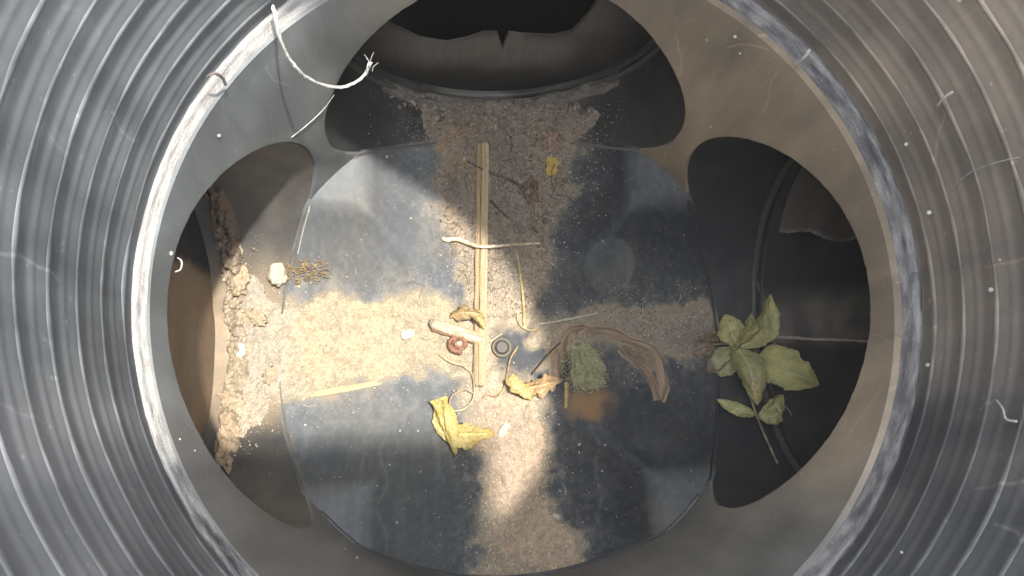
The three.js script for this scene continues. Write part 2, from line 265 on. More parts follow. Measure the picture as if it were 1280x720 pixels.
const M = {
  floor: new THREE.MeshPhysicalMaterial({ map: floorMap, roughnessMap: floorRough, roughness: 1, side: THREE.DoubleSide }),
  wall: new THREE.MeshPhysicalMaterial({ map: wallMap, roughnessMap: wallRough, roughness: 1, side: THREE.DoubleSide }),
  shaft: new THREE.MeshPhysicalMaterial({ map: shaftMap, roughnessMap: shaftRough, roughness: 1, side: THREE.DoubleSide }),
  rib: new THREE.MeshPhysicalMaterial({ vertexColors: true, map: shaftMap, roughness: 0.55, side: THREE.DoubleSide }),
  pipe: new THREE.MeshPhysicalMaterial({ vertexColors: true, map: micro, roughness: 0.5, side: THREE.DoubleSide }),
  ring: new THREE.MeshPhysicalMaterial({ vertexColors: true, map: micro, bumpMap: microBump, bumpScale: 0.0004, roughness: 0.42, side: THREE.DoubleSide }),
  dirt: new THREE.MeshStandardMaterial({ vertexColors: true, map: micro, bumpMap: microBump, bumpScale: 0.0006, roughness: 0.95 }),
  wood: new THREE.MeshStandardMaterial({ vertexColors: true, map: micro, bumpMap: microBump, bumpScale: 0.0002, roughness: 0.75 }),
  leaf: new THREE.MeshPhysicalMaterial({ vertexColors: true, map: micro, roughness: 0.6, side: THREE.DoubleSide }),
  string: new THREE.MeshStandardMaterial({ vertexColors: true, roughness: 0.8 }),
  grain: new THREE.MeshStandardMaterial({ color: 0xffffff, roughness: 0.9 }),
  ground: new THREE.MeshStandardMaterial({ color: new THREE.Color(0.24, 0.21, 0.17), roughness: 0.95, side: THREE.DoubleSide }),
  board: new THREE.MeshStandardMaterial({ color: new THREE.Color(0.2, 0.2, 0.2), roughness: 0.8 }),
};

// ---------------------------------------------------------------- ground round the shaft's mouth, and an unseen board added to shade it
{
  const s = new THREE.Shape(); s.absarc(0, 0, 6, 0, 2 * Math.PI); const h = new THREE.Path(); h.absarc(0, 0.045, 0.229, 0, 2 * Math.PI, true); s.holes.push(h);
  const g = new THREE.ExtrudeGeometry(s, { depth: 0.05, bevelEnabled: false, curveSegments: 128 }); g.rotateX(Math.PI / 2); g.translate(0, 0.77, 0);
  const pit = new THREE.CylinderGeometry(1.1, 1.1, 1.1, 48, 1, true); pit.translate(0, 0.175, 0); const bed = new THREE.CircleGeometry(1.1, 48); bed.rotateX(-Math.PI / 2); bed.translate(0, -0.37, 0);   // the earth the chamber is buried in
  const all = mergeGeometries([g.toNonIndexed ? (g.index ? g.toNonIndexed() : g) : g, pit.toNonIndexed(), bed.toNonIndexed()]);
  tag(mesh('ground', all, M.ground), 'dry earth round the mouth of the shaft', 'ground', null, 'structure');
  const b = thing('added_shade_board', 'unseen grey board added to shade the near side of the shaft mouth', 'board', [-0.365, 0.77, 0.19]);
  const p = new THREE.BoxGeometry(1.3, 0.02, 0.2); p.translate(0, 0.49, -0.19 + 0.0885 + 0.1); mesh('panel', p, M.board, b);
  for (const x of [-0.6, 0.6]) { const l = new THREE.CylinderGeometry(0.015, 0.018, 0.48, 12); l.translate(x, 0.24, 0); mesh('leg', l, M.board, b); }
}

// ---------------------------------------------------------------- the base of the chamber
const chamber = thing('inspection_chamber', 'dusty black plastic drainage chamber base with three round pipe openings', 'drainage chamber');
const MOUTH = [{ a: Math.PI, n: 'left' }, { a: -Math.PI / 2, n: 'top' }, { a: 0, n: 'right' }];
const DM = Math.asin(RP / RV);
{ // floor: two crossing half-round channels with raised corners
  const nr = 200, na = 720;
  const g = gridGeo(na, nr, (u, v) => { const a = u * 2 * Math.PI, r = Math.max(1e-5, v * (RV + 0.003)), x = Math.cos(a) * r, z = Math.sin(a) * r; return V(x, floorH(x, z) + 0.0007 * (fbm(x * 40, z * 40 + 3, 0, 3) - 0.5), z); }, null, (u, v, p) => [p.x / FS + 0.5, p.z / FS + 0.5]);
  closeSeam(g, na, nr); mesh('channel_floor', g, M.floor, chamber);
}
const ripple = (a, y) => 0.0018 * (fbm(Math.cos(a) * 4 + 9, Math.sin(a) * 4 + 9, y * 18 + 0.5, 3) - 0.5);
{ // wall: a vertical tube cut by the three pipes, closed on the near side
  const geos = [];
  const part = (a0, a1, lo, hi, n, rows, lip) => geos.push(gridGeo(n, rows, (u, v) => {
    const a = lerp(a0, a1, u), l = lo(a), h = hi(a); let t = v * v * 0.5 + v * 0.5, y = lerp(l, h, t), r = RV + ripple(a, y);
    if (lip > 0) r += 0.0035 * Math.pow(Math.max(0, 1 - (y - l) / 0.004), 2);
    if (lip < 0) r += 0.0035 * Math.pow(Math.max(0, 1 - (h - y) / 0.004), 2);
    return V(Math.cos(a) * r, y, Math.sin(a) * r);
  }, null, (u, v, p) => { let a = lerp(a0, a1, u) / (2 * Math.PI); return [a, p.y / 0.36]; }));
  const fl = (a) => floorH(Math.cos(a) * RV, Math.sin(a) * RV) - 0.002, top = () => LEDGE;
  const burr = (a) => 0.0011 * (vn(Math.cos(a) * 60 + 70, Math.sin(a) * 60 + 70) - 0.5) + 0.0005 * (vn(Math.cos(a) * 300 + 400, Math.sin(a) * 300 + 400) - 0.5);
  for (const { a } of MOUTH) {
    const half = (x) => Math.sqrt(Math.max(0, RP * RP - (RV * Math.sin(x - a)) ** 2));
    const f = (k) => a + DM * Math.sin(k * Math.PI / 2);
    const N = 220, g0 = [];
    const P = (u) => f(2 * u - 1);
    geos.push(gridGeo(N, 26, (u, v) => { const x = P(u), l = RP + half(x) + burr(x), y = lerp(l, LEDGE, v * v * 0.6 + v * 0.4), r = RV + ripple(x, y) + 0.004 * Math.pow(Math.max(0, 1 - (y - l) / 0.0045), 2); return V(Math.cos(x) * r, y, Math.sin(x) * r); }, null, (u, v, p) => [P(u) / (2 * Math.PI), p.y / 0.36]));
    for (const s of [-1, 1]) {                           // the slivers of wall below each opening's widest point
      const d0 = Math.asin(0.136 / RV), A = a + s * d0, B = a + s * DM;
      part(Math.min(A, B), Math.max(A, B), fl, (x) => Math.max(fl(x), RP - half(x)), 24, 14, -1);
    }
  }
  const gaps = [[-Math.PI + DM, -Math.PI / 2 - DM], [-Math.PI / 2 + DM, -DM], [DM, Math.PI - DM]];
  for (const [a, b] of gaps) part(a, b, fl, top, b - a > 1 ? 260 : 16, 40, 0);
  { const g = gridGeo(360, 3, (u, v) => { const a = u * 2 * Math.PI, r = lerp(RV - 0.0003, 0.2425, v); return V(Math.cos(a) * r, LEDGE - 0.0012 * v, Math.sin(a) * r); }, null, (u, v, p) => [u, 0.9 + v * 0.03]); closeSeam(g, 360, 3); geos.push(g); }   // the ledge the ring sits on
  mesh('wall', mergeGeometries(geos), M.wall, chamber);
}
{ // moulding stud in the middle of the floor
  const b = new THREE.LatheGeometry([[0, 0.0062], [0.006, 0.0062], [0.0072, 0.0055], [0.0076, 0.0035], [0.0085, 0.0028], [0.0118, 0.0028], [0.0128, 0.002], [0.013, -0.001]].map((p) => new THREE.Vector2(...p)), 48);
  const C = new Float32Array(b.attributes.position.count * 3); for (let i = 0; i < C.length / 3; i++) { const r = Math.hypot(b.attributes.position.getX(i), b.attributes.position.getZ(i)); C.set(r < 0.0074 ? [0.27, 0.255, 0.24] : r < 0.0088 ? [0.07, 0.06, 0.05] : r < 0.012 ? [0.42, 0.37, 0.28] : [0.2, 0.17, 0.13], i * 3); } b.setAttribute('color', new THREE.BufferAttribute(C, 3)); b.scale(0.78, 0.78, 0.78);
  const p = on(627, 435, 0); b.translate(p.x, 0.0012, p.z); mesh('moulding_stud', b, M.dirt, chamber).userData.label = 'round grey moulding stud in the middle of the floor';
}
// pipe stubs: local frame with the pipe along +x, turned into place
const DK = [0.02, 0.023, 0.029];
function pipePoint(x, th, r) { return V(x, RP - Math.cos(th) * r, Math.sin(th) * r); }
function makeStub(kind, turn, colorAt) {
  const st = new THREE.Group(); st.name = 'pipe_stub'; chamber.add(st); st.rotation.y = turn;
  const RR = RP + 0.0012;
  const g = gridGeo(160, 26, (u, v) => { const th = u * 2 * Math.PI, x0 = Math.sqrt(RV * RV - (Math.min(RP, RR) * Math.sin(th)) ** 2) + 0.0018; return pipePoint(lerp(x0, RIM, v), th, RR + 0.0008 * (fbm(u * 20, v * 3 + 4, 0, 2) - 0.5)); }, (u, v, p) => colorAt(p, u * 2 * Math.PI), (u, v, p) => [u, p.x]);
  closeSeam(g, 160, 26); mesh('sleeve', g, M.pipe, st);
  // raised rim, gap and the pipe pushed in behind it
  const prof = [[RIM - 0.0004, RR + 0.001], [RIM - 0.0004, RR - 0.002], [RIM + 0.001, RR - 0.0036], [RIM + 0.0046, RR - 0.0036], [RIM + 0.0056, RR - 0.002], [RIM + 0.0056, RR + 0.004], [RIM + 0.0086, RR + 0.004], [RIM + 0.0086, RR - 0.0022], [RIM + 0.012, RR - 0.003], [RIM + 0.03, RR - 0.003]];
  const rim = gridGeo(160, prof.length - 1, (u, v) => { const [x, r] = prof[Math.round(v * (prof.length - 1))], th = u * 2 * Math.PI; return pipePoint(x + 0.0008 * (vn(Math.cos(th) * 6 + 9, Math.sin(th) * 6 + 9) - 0.5), th, r); }, (u, v, p) => mix3(colorAt(p, u * 2 * Math.PI), [0.16, 0.15, 0.14], 0.35 * (v < 0.6 ? 1 : 0)), (u, v, p) => [u, p.x]);
  closeSeam(rim, 160, prof.length - 1); mesh('rim', rim, M.pipe, st);
  return { st, RR };
}
const noiseP = (p, f = 60) => fbm(p.x * f + 40, p.z * f + 40, p.y * f + 40.5, 3);
// world-space colour of the stub (q is turned into the chamber's frame first)
function stubColor(turn, fn) { const c = Math.cos(turn), s = Math.sin(turn); return (p, th) => fn(V(p.x * c + p.z * s, p.y, -p.x * s + p.z * c), th); }
const dusty = (q, k, tone) => mix3(DK, tone, clamp(k));
{ // left: caked with mud, a stopper wall close behind the rim
  const turn = Math.PI, col = stubColor(turn, (q) => { const n = noiseP(q), mud = sstep(-0.11, -0.05, q.z) * sstep(0.085, 0.045, q.z) * sstep(0.1, 0.03, q.y); return mix3(dusty(q, 0.25 + 0.5 * n - 0.15 * sstep(0.03, 0.09, q.z), [0.2, 0.185, 0.165]), [0.36, 0.28, 0.19], clamp(mud * (0.35 + n))); });
  const { st, RR } = makeStub('left', turn, col);
  const wall = gridGeo(120, 40, (u, v) => { const th = u * 2 * Math.PI, r = v * (RR + 0.003); return V(0.287 + 0.0025 * (fbm(r * Math.sin(th) * 40 + 20, r * Math.cos(th) * 40 + 20, 0, 3) - 0.5), RP - Math.cos(th) * r, Math.sin(th) * r); }, (u, v, p) => { const z = -p.z, n = fbm(z * 40 + 9, p.y * 40 + 9, 0, 4), m = sstep(-0.082, -0.066, z + 0.02 * (n - 0.5)); return mix3([0.018, 0.02, 0.026], mix3([0.3, 0.215, 0.14], [0.2, 0.14, 0.095], n), m); }, (u, v, p) => [p.z, p.y]);
  mesh('end_wall', closeSeam(wall, 120, 40), M.dirt, st).userData.label = 'mud-coated brown stopper wall';
}
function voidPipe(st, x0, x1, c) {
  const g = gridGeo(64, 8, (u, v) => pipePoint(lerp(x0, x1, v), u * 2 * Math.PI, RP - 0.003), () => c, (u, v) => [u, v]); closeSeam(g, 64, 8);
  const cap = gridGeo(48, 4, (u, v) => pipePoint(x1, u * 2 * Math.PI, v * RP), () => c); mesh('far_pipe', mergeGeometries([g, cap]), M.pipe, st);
}
{ // top: broken end wall
  const turn = Math.PI / 2, col = stubColor(turn, (q) => { const n = noiseP(q), d = sstep(0.05, 0.0, q.y); return dusty(q, 0.08 + 0.22 * n + 0.6 * d * sstep(0.35, 0.6, n), [0.2, 0.185, 0.165]); });
  const { st } = makeStub('top', turn, col);
  const hole = [], rnd = mulberry(4), key = [[-0.128, 0.2], [-0.118, 0.165], [-0.098, 0.139], [-0.074, 0.115], [-0.05, 0.106], [-0.03, 0.114], [-0.012, 0.126], [-0.002, 0.124], [0.0045, 0.096], [0.009, 0.124], [0.028, 0.12], [0.052, 0.119], [0.068, 0.128], [0.078, 0.158], [0.086, 0.195], [0.09, 0.24], [0.05, 0.275], [-0.02, 0.288], [-0.09, 0.265], [-0.125, 0.235]];
  key.forEach((p, i) => { const q = key[(i + 1) % key.length]; for (let k = 0; k < 7; k++) { const t = k / 7; hole.push([lerp(p[0], q[0], t) + (rnd() - 0.5) * 0.0008, lerp(p[1], q[1], t) + (rnd() - 0.5) * 0.0008]); } });
  const n = hole.length, g = sheet(n, 26, 0.004, (u, v) => { const k = Math.round(u * n) % n, [hx, hy] = hole[k], a = Math.atan2(hy - 0.2, hx), R0 = RP + 0.004, cx = 0, cy = 0.2 - RP, b = cx * Math.cos(a) + cy * Math.sin(a), q = -b + Math.sqrt(b * b - cx * cx - cy * cy + R0 * R0), ex = Math.cos(a) * q, ey = 0.2 + Math.sin(a) * q; return V(0.2785 + 0.002 * (fbm(hx * 9 + v * 3, hy * 9, 0, 3) - 0.5), lerp(hy, ey, v), lerp(hx, ex, v)); }, (u, v, p) => { const m = fbm(p.z * 20 + 9, p.y * 20 + 9, 0, 4), d = sstep(0.02, 0.1, p.y + 0.03 * (m - 0.5)) * sstep(0.15, 0.05, Math.abs(p.z)); return mix3([0.03, 0.028, 0.028], [0.2, 0.175, 0.15], clamp(d * (0.45 + 0.7 * sstep(0.3, 0.7, m)))); });  // recess shade painted in: darker toward the foot and the sides
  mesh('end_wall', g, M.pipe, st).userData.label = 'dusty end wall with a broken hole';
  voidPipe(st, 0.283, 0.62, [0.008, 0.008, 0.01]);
}
{ // right: the pipe runs on into the dark
  const turn = 0, col = stubColor(turn, (q) => { const n = noiseP(q); return dusty(q, 0.04 + 0.2 * n + 0.3 * sstep(0.03, 0, q.y) * n, [0.17, 0.16, 0.155]); });
  const { st } = makeStub('right', turn, col);
  const g = gridGeo(120, 40, (u, v) => pipePoint(lerp(RIM + 0.011, 0.43, v), u * 2 * Math.PI, RP - 0.002), (u, v, p) => { const n = noiseP(p, 45), d = sstep(-0.06, -0.03, p.z) * sstep(0.012, 0.0, p.z) ; return dusty(p, 0.03 + 0.2 * n + 1.1 * d * n, [0.24, 0.21, 0.18]); }, (u, v, p) => [u, p.x]);
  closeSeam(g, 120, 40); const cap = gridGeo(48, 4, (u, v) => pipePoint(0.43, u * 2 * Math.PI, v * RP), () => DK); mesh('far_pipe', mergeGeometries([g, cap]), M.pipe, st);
}
// weld lines where the channels leave the base, and along the foot of the closed near side
function seam(a, from, to, side, col, r = 0.0011) {
  const pts = []; for (let i = 0; i <= 60; i++) { const d = lerp(from, to, i / 60), x = Math.cos(a + d) * (RV - 0.0006), z = Math.sin(a + d) * (RV - 0.0006); pts.push(V(x, Math.min(floorH(x, z), PAD + 0.01) + 0.0002 + 0.0006 * vn(i * 0.7, a + 3), z)); }
  return tube(pts, (v) => r * (0.7 + 0.6 * vn(v * 25, a + 9)), { seg: 160, sides: 7, color: (v) => mix3(col, [0.03, 0.03, 0.03], 0.5 * vn(v * 40, a)) });
}
mesh('weld_seam', seam(Math.PI, -0.62, 0.62, 0, [0.25, 0.22, 0.17]), M.pipe, chamber);
mesh('weld_seam', seam(-Math.PI / 2, -0.68, 0.68, 0, [0.2, 0.19, 0.18], 0.0013), M.pipe, chamber);
mesh('weld_seam', seam(0, -0.62, 0.68, 0, [0.05, 0.05, 0.055], 0.0014), M.pipe, chamber);
mesh('weld_seam', seam(Math.PI / 2, -0.86, 0.86, 0, [0.09, 0.09, 0.095], 0.0022), M.pipe, chamber);

// ---------------------------------------------------------------- sealing ring and ribbed shaft
const RO = [0.0033, -0.0019];
{
  const prof = [[0.2268, 0.331], [0.2272, 0.3338], [0.2282, 0.336], [0.2296, 0.3378], [0.231, 0.34], [0.2318, 0.342], [0.2328, 0.3434], [0.234, 0.3438], [0.2355, 0.3432], [0.2375, 0.341]];
  const c = new THREE.SplineCurve(prof.map((p) => new THREE.Vector2(...p))), n = 34, P = c.getPoints(n);
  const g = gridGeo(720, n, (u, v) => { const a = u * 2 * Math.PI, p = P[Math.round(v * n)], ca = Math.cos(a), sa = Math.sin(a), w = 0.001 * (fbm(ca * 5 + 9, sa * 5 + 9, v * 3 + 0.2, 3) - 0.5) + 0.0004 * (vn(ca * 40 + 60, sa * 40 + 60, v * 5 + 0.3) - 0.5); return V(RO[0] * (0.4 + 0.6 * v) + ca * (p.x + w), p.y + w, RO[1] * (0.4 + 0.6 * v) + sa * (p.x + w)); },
    (u, v) => { const [c2, s2] = polar(u), m = 0.5 * fbm(c2 * 12 + 20, s2 * 12 + 20, v * 4 + 0.4, 4) + 0.5 * fbm(u * 150, v * 6, 0, 4), k = clamp(0.05 + 0.75 * sstep(0.3, 0.75, m) * (0.55 + 0.45 * sstep(0.4, -0.6, c2)) + 0.5 * sstep(0.2, -0.7, c2) * sstep(0.6, 0.15, s2)); return mix3([0.045, 0.043, 0.05], [0.48, 0.465, 0.44], k); }, (u, v) => [u * 1.4, v * 0.03]);  // sunlight painted in: paler round the left, fading out toward the shaded near side
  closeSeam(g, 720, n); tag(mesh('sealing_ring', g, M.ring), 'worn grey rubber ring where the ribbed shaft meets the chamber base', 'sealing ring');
}
const shaft = thing('ribbed_shaft', 'grey ribbed plastic shaft wall circling the whole chamber above the ring', 'shaft', [RO[0], 0.34, RO[1]]);
const RIB0 = 0.0165, PITCH = 0.0275, NRIB = 14, RS = 0.2345;
const wave = (y) => { const p = (((y - RIB0) / PITCH) % 1 + 1) % 1; return 0.0013 * Math.pow(Math.sin(p * Math.PI), 2) - 0.0006 * Math.exp(-(((p - 0.42) / 0.1) ** 2)); };
{
  const H = 0.385, nv = 420;
  const g = gridGeo(540, nv, (u, v) => { const a = u * 2 * Math.PI, y = v * H, ca = Math.cos(a), sa = Math.sin(a), r = RS + wave(y) + 0.0016 * (fbm(ca * 5 + 3, sa * 5 + 3, y * 30 + 0.1, 3) - 0.5); return V(ca * r, y, sa * r); }, null, (u, v) => [u, v * 0.385 / 0.36]);
  closeSeam(g, 540, nv); mesh('shaft_wall', g, M.shaft, shaft);
  for (let k = 0; k < NRIB; k++) {
    const y0 = RIB0 + k * PITCH, n = 10;
    if (y0 + 0.003 > H) break;
    const r = gridGeo(540, n, (u, v) => { const a = u * 2 * Math.PI, t = v * Math.PI, ca = Math.cos(a), sa = Math.sin(a), w = 0.0012 * (fbm(ca * 6 + k * 7, sa * 6 + 9, 0, 3) - 0.5), q = 0.0007 * (0.7 + 0.5 * vn(ca * 14 + k * 5 + 40, sa * 14 + 40)); return V(ca * (RS + 0.0012 - Math.sin(t) * (q * 1.3 + 0.0012)), y0 + w - Math.cos(t) * q * 2.9, sa * (RS + 0.0012 - Math.sin(t) * (q * 1.3 + 0.0012))); },
      (u, v) => { const [c2, s2] = polar(u), m = fbm(c2 * 20 + k * 3 + 30, s2 * 20 + 30, v + 0.2, 3); const t = 0.72 + 0.42 * sstep(0.3, 0.7, m); return [t, t, t]; }, (u, v) => [u, y0 / 0.36 + v * 0.01]);
    closeSeam(r, 540, n); mesh('rib', r, M.rib, shaft);
  }
}

// ---------------------------------------------------------------- silt
function siltColor(x, z, n, f) {
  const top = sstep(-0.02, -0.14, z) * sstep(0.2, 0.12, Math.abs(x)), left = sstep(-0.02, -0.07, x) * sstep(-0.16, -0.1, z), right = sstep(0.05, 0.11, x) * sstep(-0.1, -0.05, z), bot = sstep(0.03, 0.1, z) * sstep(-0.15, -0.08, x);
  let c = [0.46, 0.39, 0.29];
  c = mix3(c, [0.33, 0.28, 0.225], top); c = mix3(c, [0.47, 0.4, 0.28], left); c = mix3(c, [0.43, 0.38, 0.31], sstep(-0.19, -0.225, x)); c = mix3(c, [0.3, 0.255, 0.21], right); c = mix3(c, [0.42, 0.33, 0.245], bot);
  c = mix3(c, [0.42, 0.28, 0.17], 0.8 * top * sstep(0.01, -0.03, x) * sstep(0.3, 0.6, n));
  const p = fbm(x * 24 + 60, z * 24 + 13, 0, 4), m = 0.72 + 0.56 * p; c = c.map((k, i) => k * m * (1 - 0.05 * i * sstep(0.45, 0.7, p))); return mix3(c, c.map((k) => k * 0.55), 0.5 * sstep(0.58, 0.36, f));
}
{
  const cell = 0.0011, nx = Math.round((SX1 - SX0) / cell), nz = Math.round((SZ1 - SZ0) / cell), id = new Int32Array((nx + 1) * (nz + 1)).fill(-1), P = [], C = [], U = [], I = [];
  const T = new Float32Array((nx + 1) * (nz + 1)), X = (i) => SX0 + i * cell, Z = (j) => SZ0 + j * cell;
  for (let j = 0; j <= nz; j++) for (let i = 0; i <= nx; i++) { const x = X(i), z = Z(j), r = Math.hypot(x, z); T[j * (nx + 1) + i] = r > RV - 0.002 && !(x < -0.15 && Math.abs(z) < 0.14 && x > -0.284) && !(z < -0.15 && Math.abs(x) < 0.14 && z > -0.268) && !(x > 0.15 && x < 0.262 && Math.abs(z) < 0.1) ? -1 : siltT(x, z); }
  const vert = (i, j) => { const k = j * (nx + 1) + i; if (id[k] < 0) { const x = X(i), z = Z(j), n = fbm(x * 30 + 2, z * 30, 0, 3), f = fbm(x * 300 + 2, z * 300, 0, 3); id[k] = P.length / 3; P.push(x, floorH(x, z) + T[k], z); C.push(...siltColor(x, z, n, f)); U.push(x, z); } return id[k]; };
  for (let j = 0; j < nz; j++) for (let i = 0; i < nx; i++) { const k = j * (nx + 1) + i, t = [T[k], T[k + 1], T[k + nx + 1], T[k + nx + 2]]; if (Math.min(...t) < -0.5 || Math.max(...t) < -0.0003) continue; const a = vert(i, j), b = vert(i + 1, j), c = vert(i, j + 1), d = vert(i + 1, j + 1); I.push(a, c, b, b, c, d); }
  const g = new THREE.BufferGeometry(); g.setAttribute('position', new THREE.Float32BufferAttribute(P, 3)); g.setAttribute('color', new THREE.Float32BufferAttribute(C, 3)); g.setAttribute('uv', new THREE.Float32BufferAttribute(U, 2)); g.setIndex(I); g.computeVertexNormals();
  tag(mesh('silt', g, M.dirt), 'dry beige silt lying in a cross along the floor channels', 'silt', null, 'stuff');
}
// loose bits: husks, grains and fibres
function flakeGeo() { const g = new THREE.IcosahedronGeometry(1, 1); return g; }
function scatter(name, geo, count, seed, place, label, category, mat = M.grain) {
  const im = new THREE.InstancedMesh(geo, mat, count), rnd = mulberry(seed), m = new THREE.Matrix4(), q = new THREE.Quaternion(), e = new THREE.Euler(), col = new THREE.Color(); let n = 0, guard = 0;
  while (n < count && guard++ < count * 60) {
    const r = place(rnd); if (!r) continue;
    if (r.q) q.copy(r.q); else { e.set((rnd() - 0.5) * r.tilt, rnd() * 6.283, (rnd() - 0.5) * r.tilt, 'YXZ'); q.setFromEuler(e); }
    m.compose(r.p, q, V(...r.s)); im.setMatrixAt(n, m); im.setColorAt(n, col.setRGB(...r.c)); n++;
  }
  im.count = n; im.name = numbered(name); im.castShadow = im.receiveShadow = true; im.instanceMatrix.needsUpdate = true; tag(im, label, category, null, 'stuff'); return im;
}
const okFloor = (x, z) => { const r = Math.hypot(x, z); return r < RV - 0.003 || (x < 0 && x > -0.282 && Math.abs(z) < 0.12) || (z < 0 && z > -0.26 && Math.abs(x) < 0.13); };
const surf = (x, z) => floorH(x, z) + Math.max(0, siltT(x, z));
scatter('husk_litter', flakeGeo(), 11000, 21, (r) => {
  const x = lerp(-0.28, 0.23, r()), z = lerp(-0.1, 0.225, r()); if (!okFloor(x, z)) return null; const d = siltD(x, z);
  const left = x < -0.03 && z < 0.06, w = d > 0 ? (left ? 1 : x > 0.06 ? 0.35 : 0.8) : 0.1 * Math.exp(d / 0.012); if (r() > w) return null;
  const L = 0.00035 + 0.0009 * r() * r() * r(), k = r(), tone = left ? mix3([0.6, 0.53, 0.39], [0.38, 0.32, 0.21], k) : mix3([0.6, 0.49, 0.37], [0.37, 0.26, 0.18], k * k);
  return { p: V(x, surf(x, z) + L * 0.3, z), s: [L * 1.6, L * (0.25 + 0.3 * r()), L * 0.8], c: tone, tilt: 1.2 };
}, 'pale husks and flakes strewn over the silt', 'litter');
scatter('dark_litter', flakeGeo(), 8000, 22, (r) => {
  const x = lerp(-0.16, 0.16, r()), z = lerp(-0.265, -0.03, r()); if (!okFloor(x, z) || z > -0.05 - 0.03 * vn(x * 40, 3) && x < -0.03) return null; const d = siltD(x, z), w = d > 0 ? 0.9 : 0.45 * Math.exp(d / 0.012); if (r() > w) return null;
  const L = 0.0004 + 0.0012 * r() * r() * r(); return { p: V(x, surf(x, z) + L * 0.4, z), s: [L * 1.7, L * 0.5, L * 0.8], c: mix3([0.42, 0.36, 0.3], [0.09, 0.07, 0.055], r()), tilt: 1.6 };
}, 'grey brown crumbs heaped towards the far opening', 'litter');
scatter('grain_scatter', flakeGeo(), 4200, 23, (r) => {
  const x = lerp(-0.26, 0.23, r()), z = lerp(-0.24, 0.22, r()); if (!okFloor(x, z)) return null; const d = gridAt(sdGrid, x, z); if (r() > 0.02 + 0.9 * Math.exp(-Math.abs(d) / 0.012)) return null;
  const L = 0.00025 + 0.0004 * r() * r(); return { p: V(x, surf(x, z) + L * 0.5, z), s: [L, L * 0.7, L], c: mix3([0.6, 0.52, 0.4], [0.25, 0.2, 0.16], r()), tilt: 3 };
}, 'sandy grains scattered beside the silt', 'grains');
const fibre = (() => { const gs = []; for (let k = 0; k < 1; k++) gs.push(tube([V(-1, 0, 0), V(-0.4, 0.05, 0.16), V(0.2, 0.02, 0.05), V(1, 0, -0.25)], (v) => 0.035 * (1 - 0.5 * v), { seg: 10, sides: 5 })); return gs[0]; })();
scatter('fibre_litter', fibre, 1500, 24, (r) => {
  const up = r() < 0.72, x = up ? lerp(-0.1, 0.12, r()) : lerp(-0.25, 0.2, r()), z = up ? lerp(-0.262, -0.06, r()) : lerp(-0.06, 0.15, r()); if (!okFloor(x, z)) return null; const d = siltD(x, z); if (r() > (d > 0 ? 1 : 0.5 * Math.exp(d / 0.012))) return null;
  const L = 0.003 + 0.008 * r() * r(), c = up ? mix3([0.4, 0.33, 0.27], [0.07, 0.05, 0.04], r()) : mix3([0.66, 0.56, 0.38], [0.25, 0.18, 0.1], r());
  return { p: V(x, surf(x, z) + 0.0006 + 0.001 * r(), z), s: [L, L * 1.5, L * (r() < 0.5 ? -1 : 1) * (0.4 + r())], c, tilt: 0.35 };
}, 'thin dry plant fibres tangled on the silt', 'fibres');
scatter('dust_flecks', flakeGeo(), 120, 25, (r) => {
  if (r() < 0.5) { const a = r() * 6.283, y = 0.08 + 0.43 * r(), rr = y > 0.35 ? RS - 0.0003 : RV - 0.0003; for (const { a: m } of MOUTH) { const d = Math.atan2(Math.sin(a - m), Math.cos(a - m)); if (Math.abs(d) < DM && y < RP + Math.sqrt(RP * RP - (RV * Math.sin(d)) ** 2) + 0.006) return null; } if (y > 0.325 && y < 0.35) return null; const L = 0.0006 + 0.0011 * r() * r(); return { p: V(Math.cos(a) * rr, y, Math.sin(a) * rr), s: [L, L, L], c: mix3([0.5, 0.48, 0.44], [0.25, 0.23, 0.2], r()), tilt: 6 }; }
  const x = lerp(-0.2, 0.2, r()), z = lerp(-0.21, 0.21, r()); if (!okFloor(x, z)) return null; const L = 0.0005 + 0.0011 * r() * r(); return { p: V(x, surf(x, z) + L * 0.3, z), s: [L * 1.4, L * 0.4, L], c: mix3([0.5, 0.5, 0.48], [0.22, 0.2, 0.18], r()), tilt: 1 };
}, 'white dust flecks stuck to the plastic', 'dust');

scatter('long_fibre_litter', fibre, 170, 26, (r) => {
  const x = lerp(-0.06, 0.1, r()), z = lerp(-0.26, -0.08, r()); if (!okFloor(x, z) || siltD(x, z) < -0.004 || (x < 0.005 && r() < 0.6)) return null; const L = 0.006 + 0.012 * r() * r();
  return { p: V(x, surf(x, z) + 0.001 + 0.0015 * r(), z), s: [L, L * 1.2, L * (r() < 0.5 ? -1 : 1) * (0.4 + 1.2 * r())], c: mix3([0.36, 0.28, 0.22], [0.08, 0.055, 0.04], r()), tilt: 0.3 };
}, 'longer brown roots matted over the far heap of crumbs', 'fibres');
scatter('crumb_lumps', blob(1, 5, [1, 0.7, 1], 0.5, 1.8, 2), 260, 27, (r) => {
  const a = r() < 0.55, x = a ? lerp(-0.09, 0.11, r()) : lerp(0.0, 0.1, r()), z = a ? lerp(-0.262, -0.235, r()) : lerp(-0.24, -0.1, r()); if (!okFloor(x, z) || siltD(x, z) < -0.008) return null; const L = 0.0014 + 0.0034 * r() * r() * r();
  return { p: V(x, surf(x, z) + L * 0.2, z), s: [L, L, L], c: mix3([0.4, 0.34, 0.28], [0.15, 0.12, 0.095], r()), tilt: 2 };
}, 'grey brown crumbs of soil piled below the far opening', 'crumbs', M.grain);
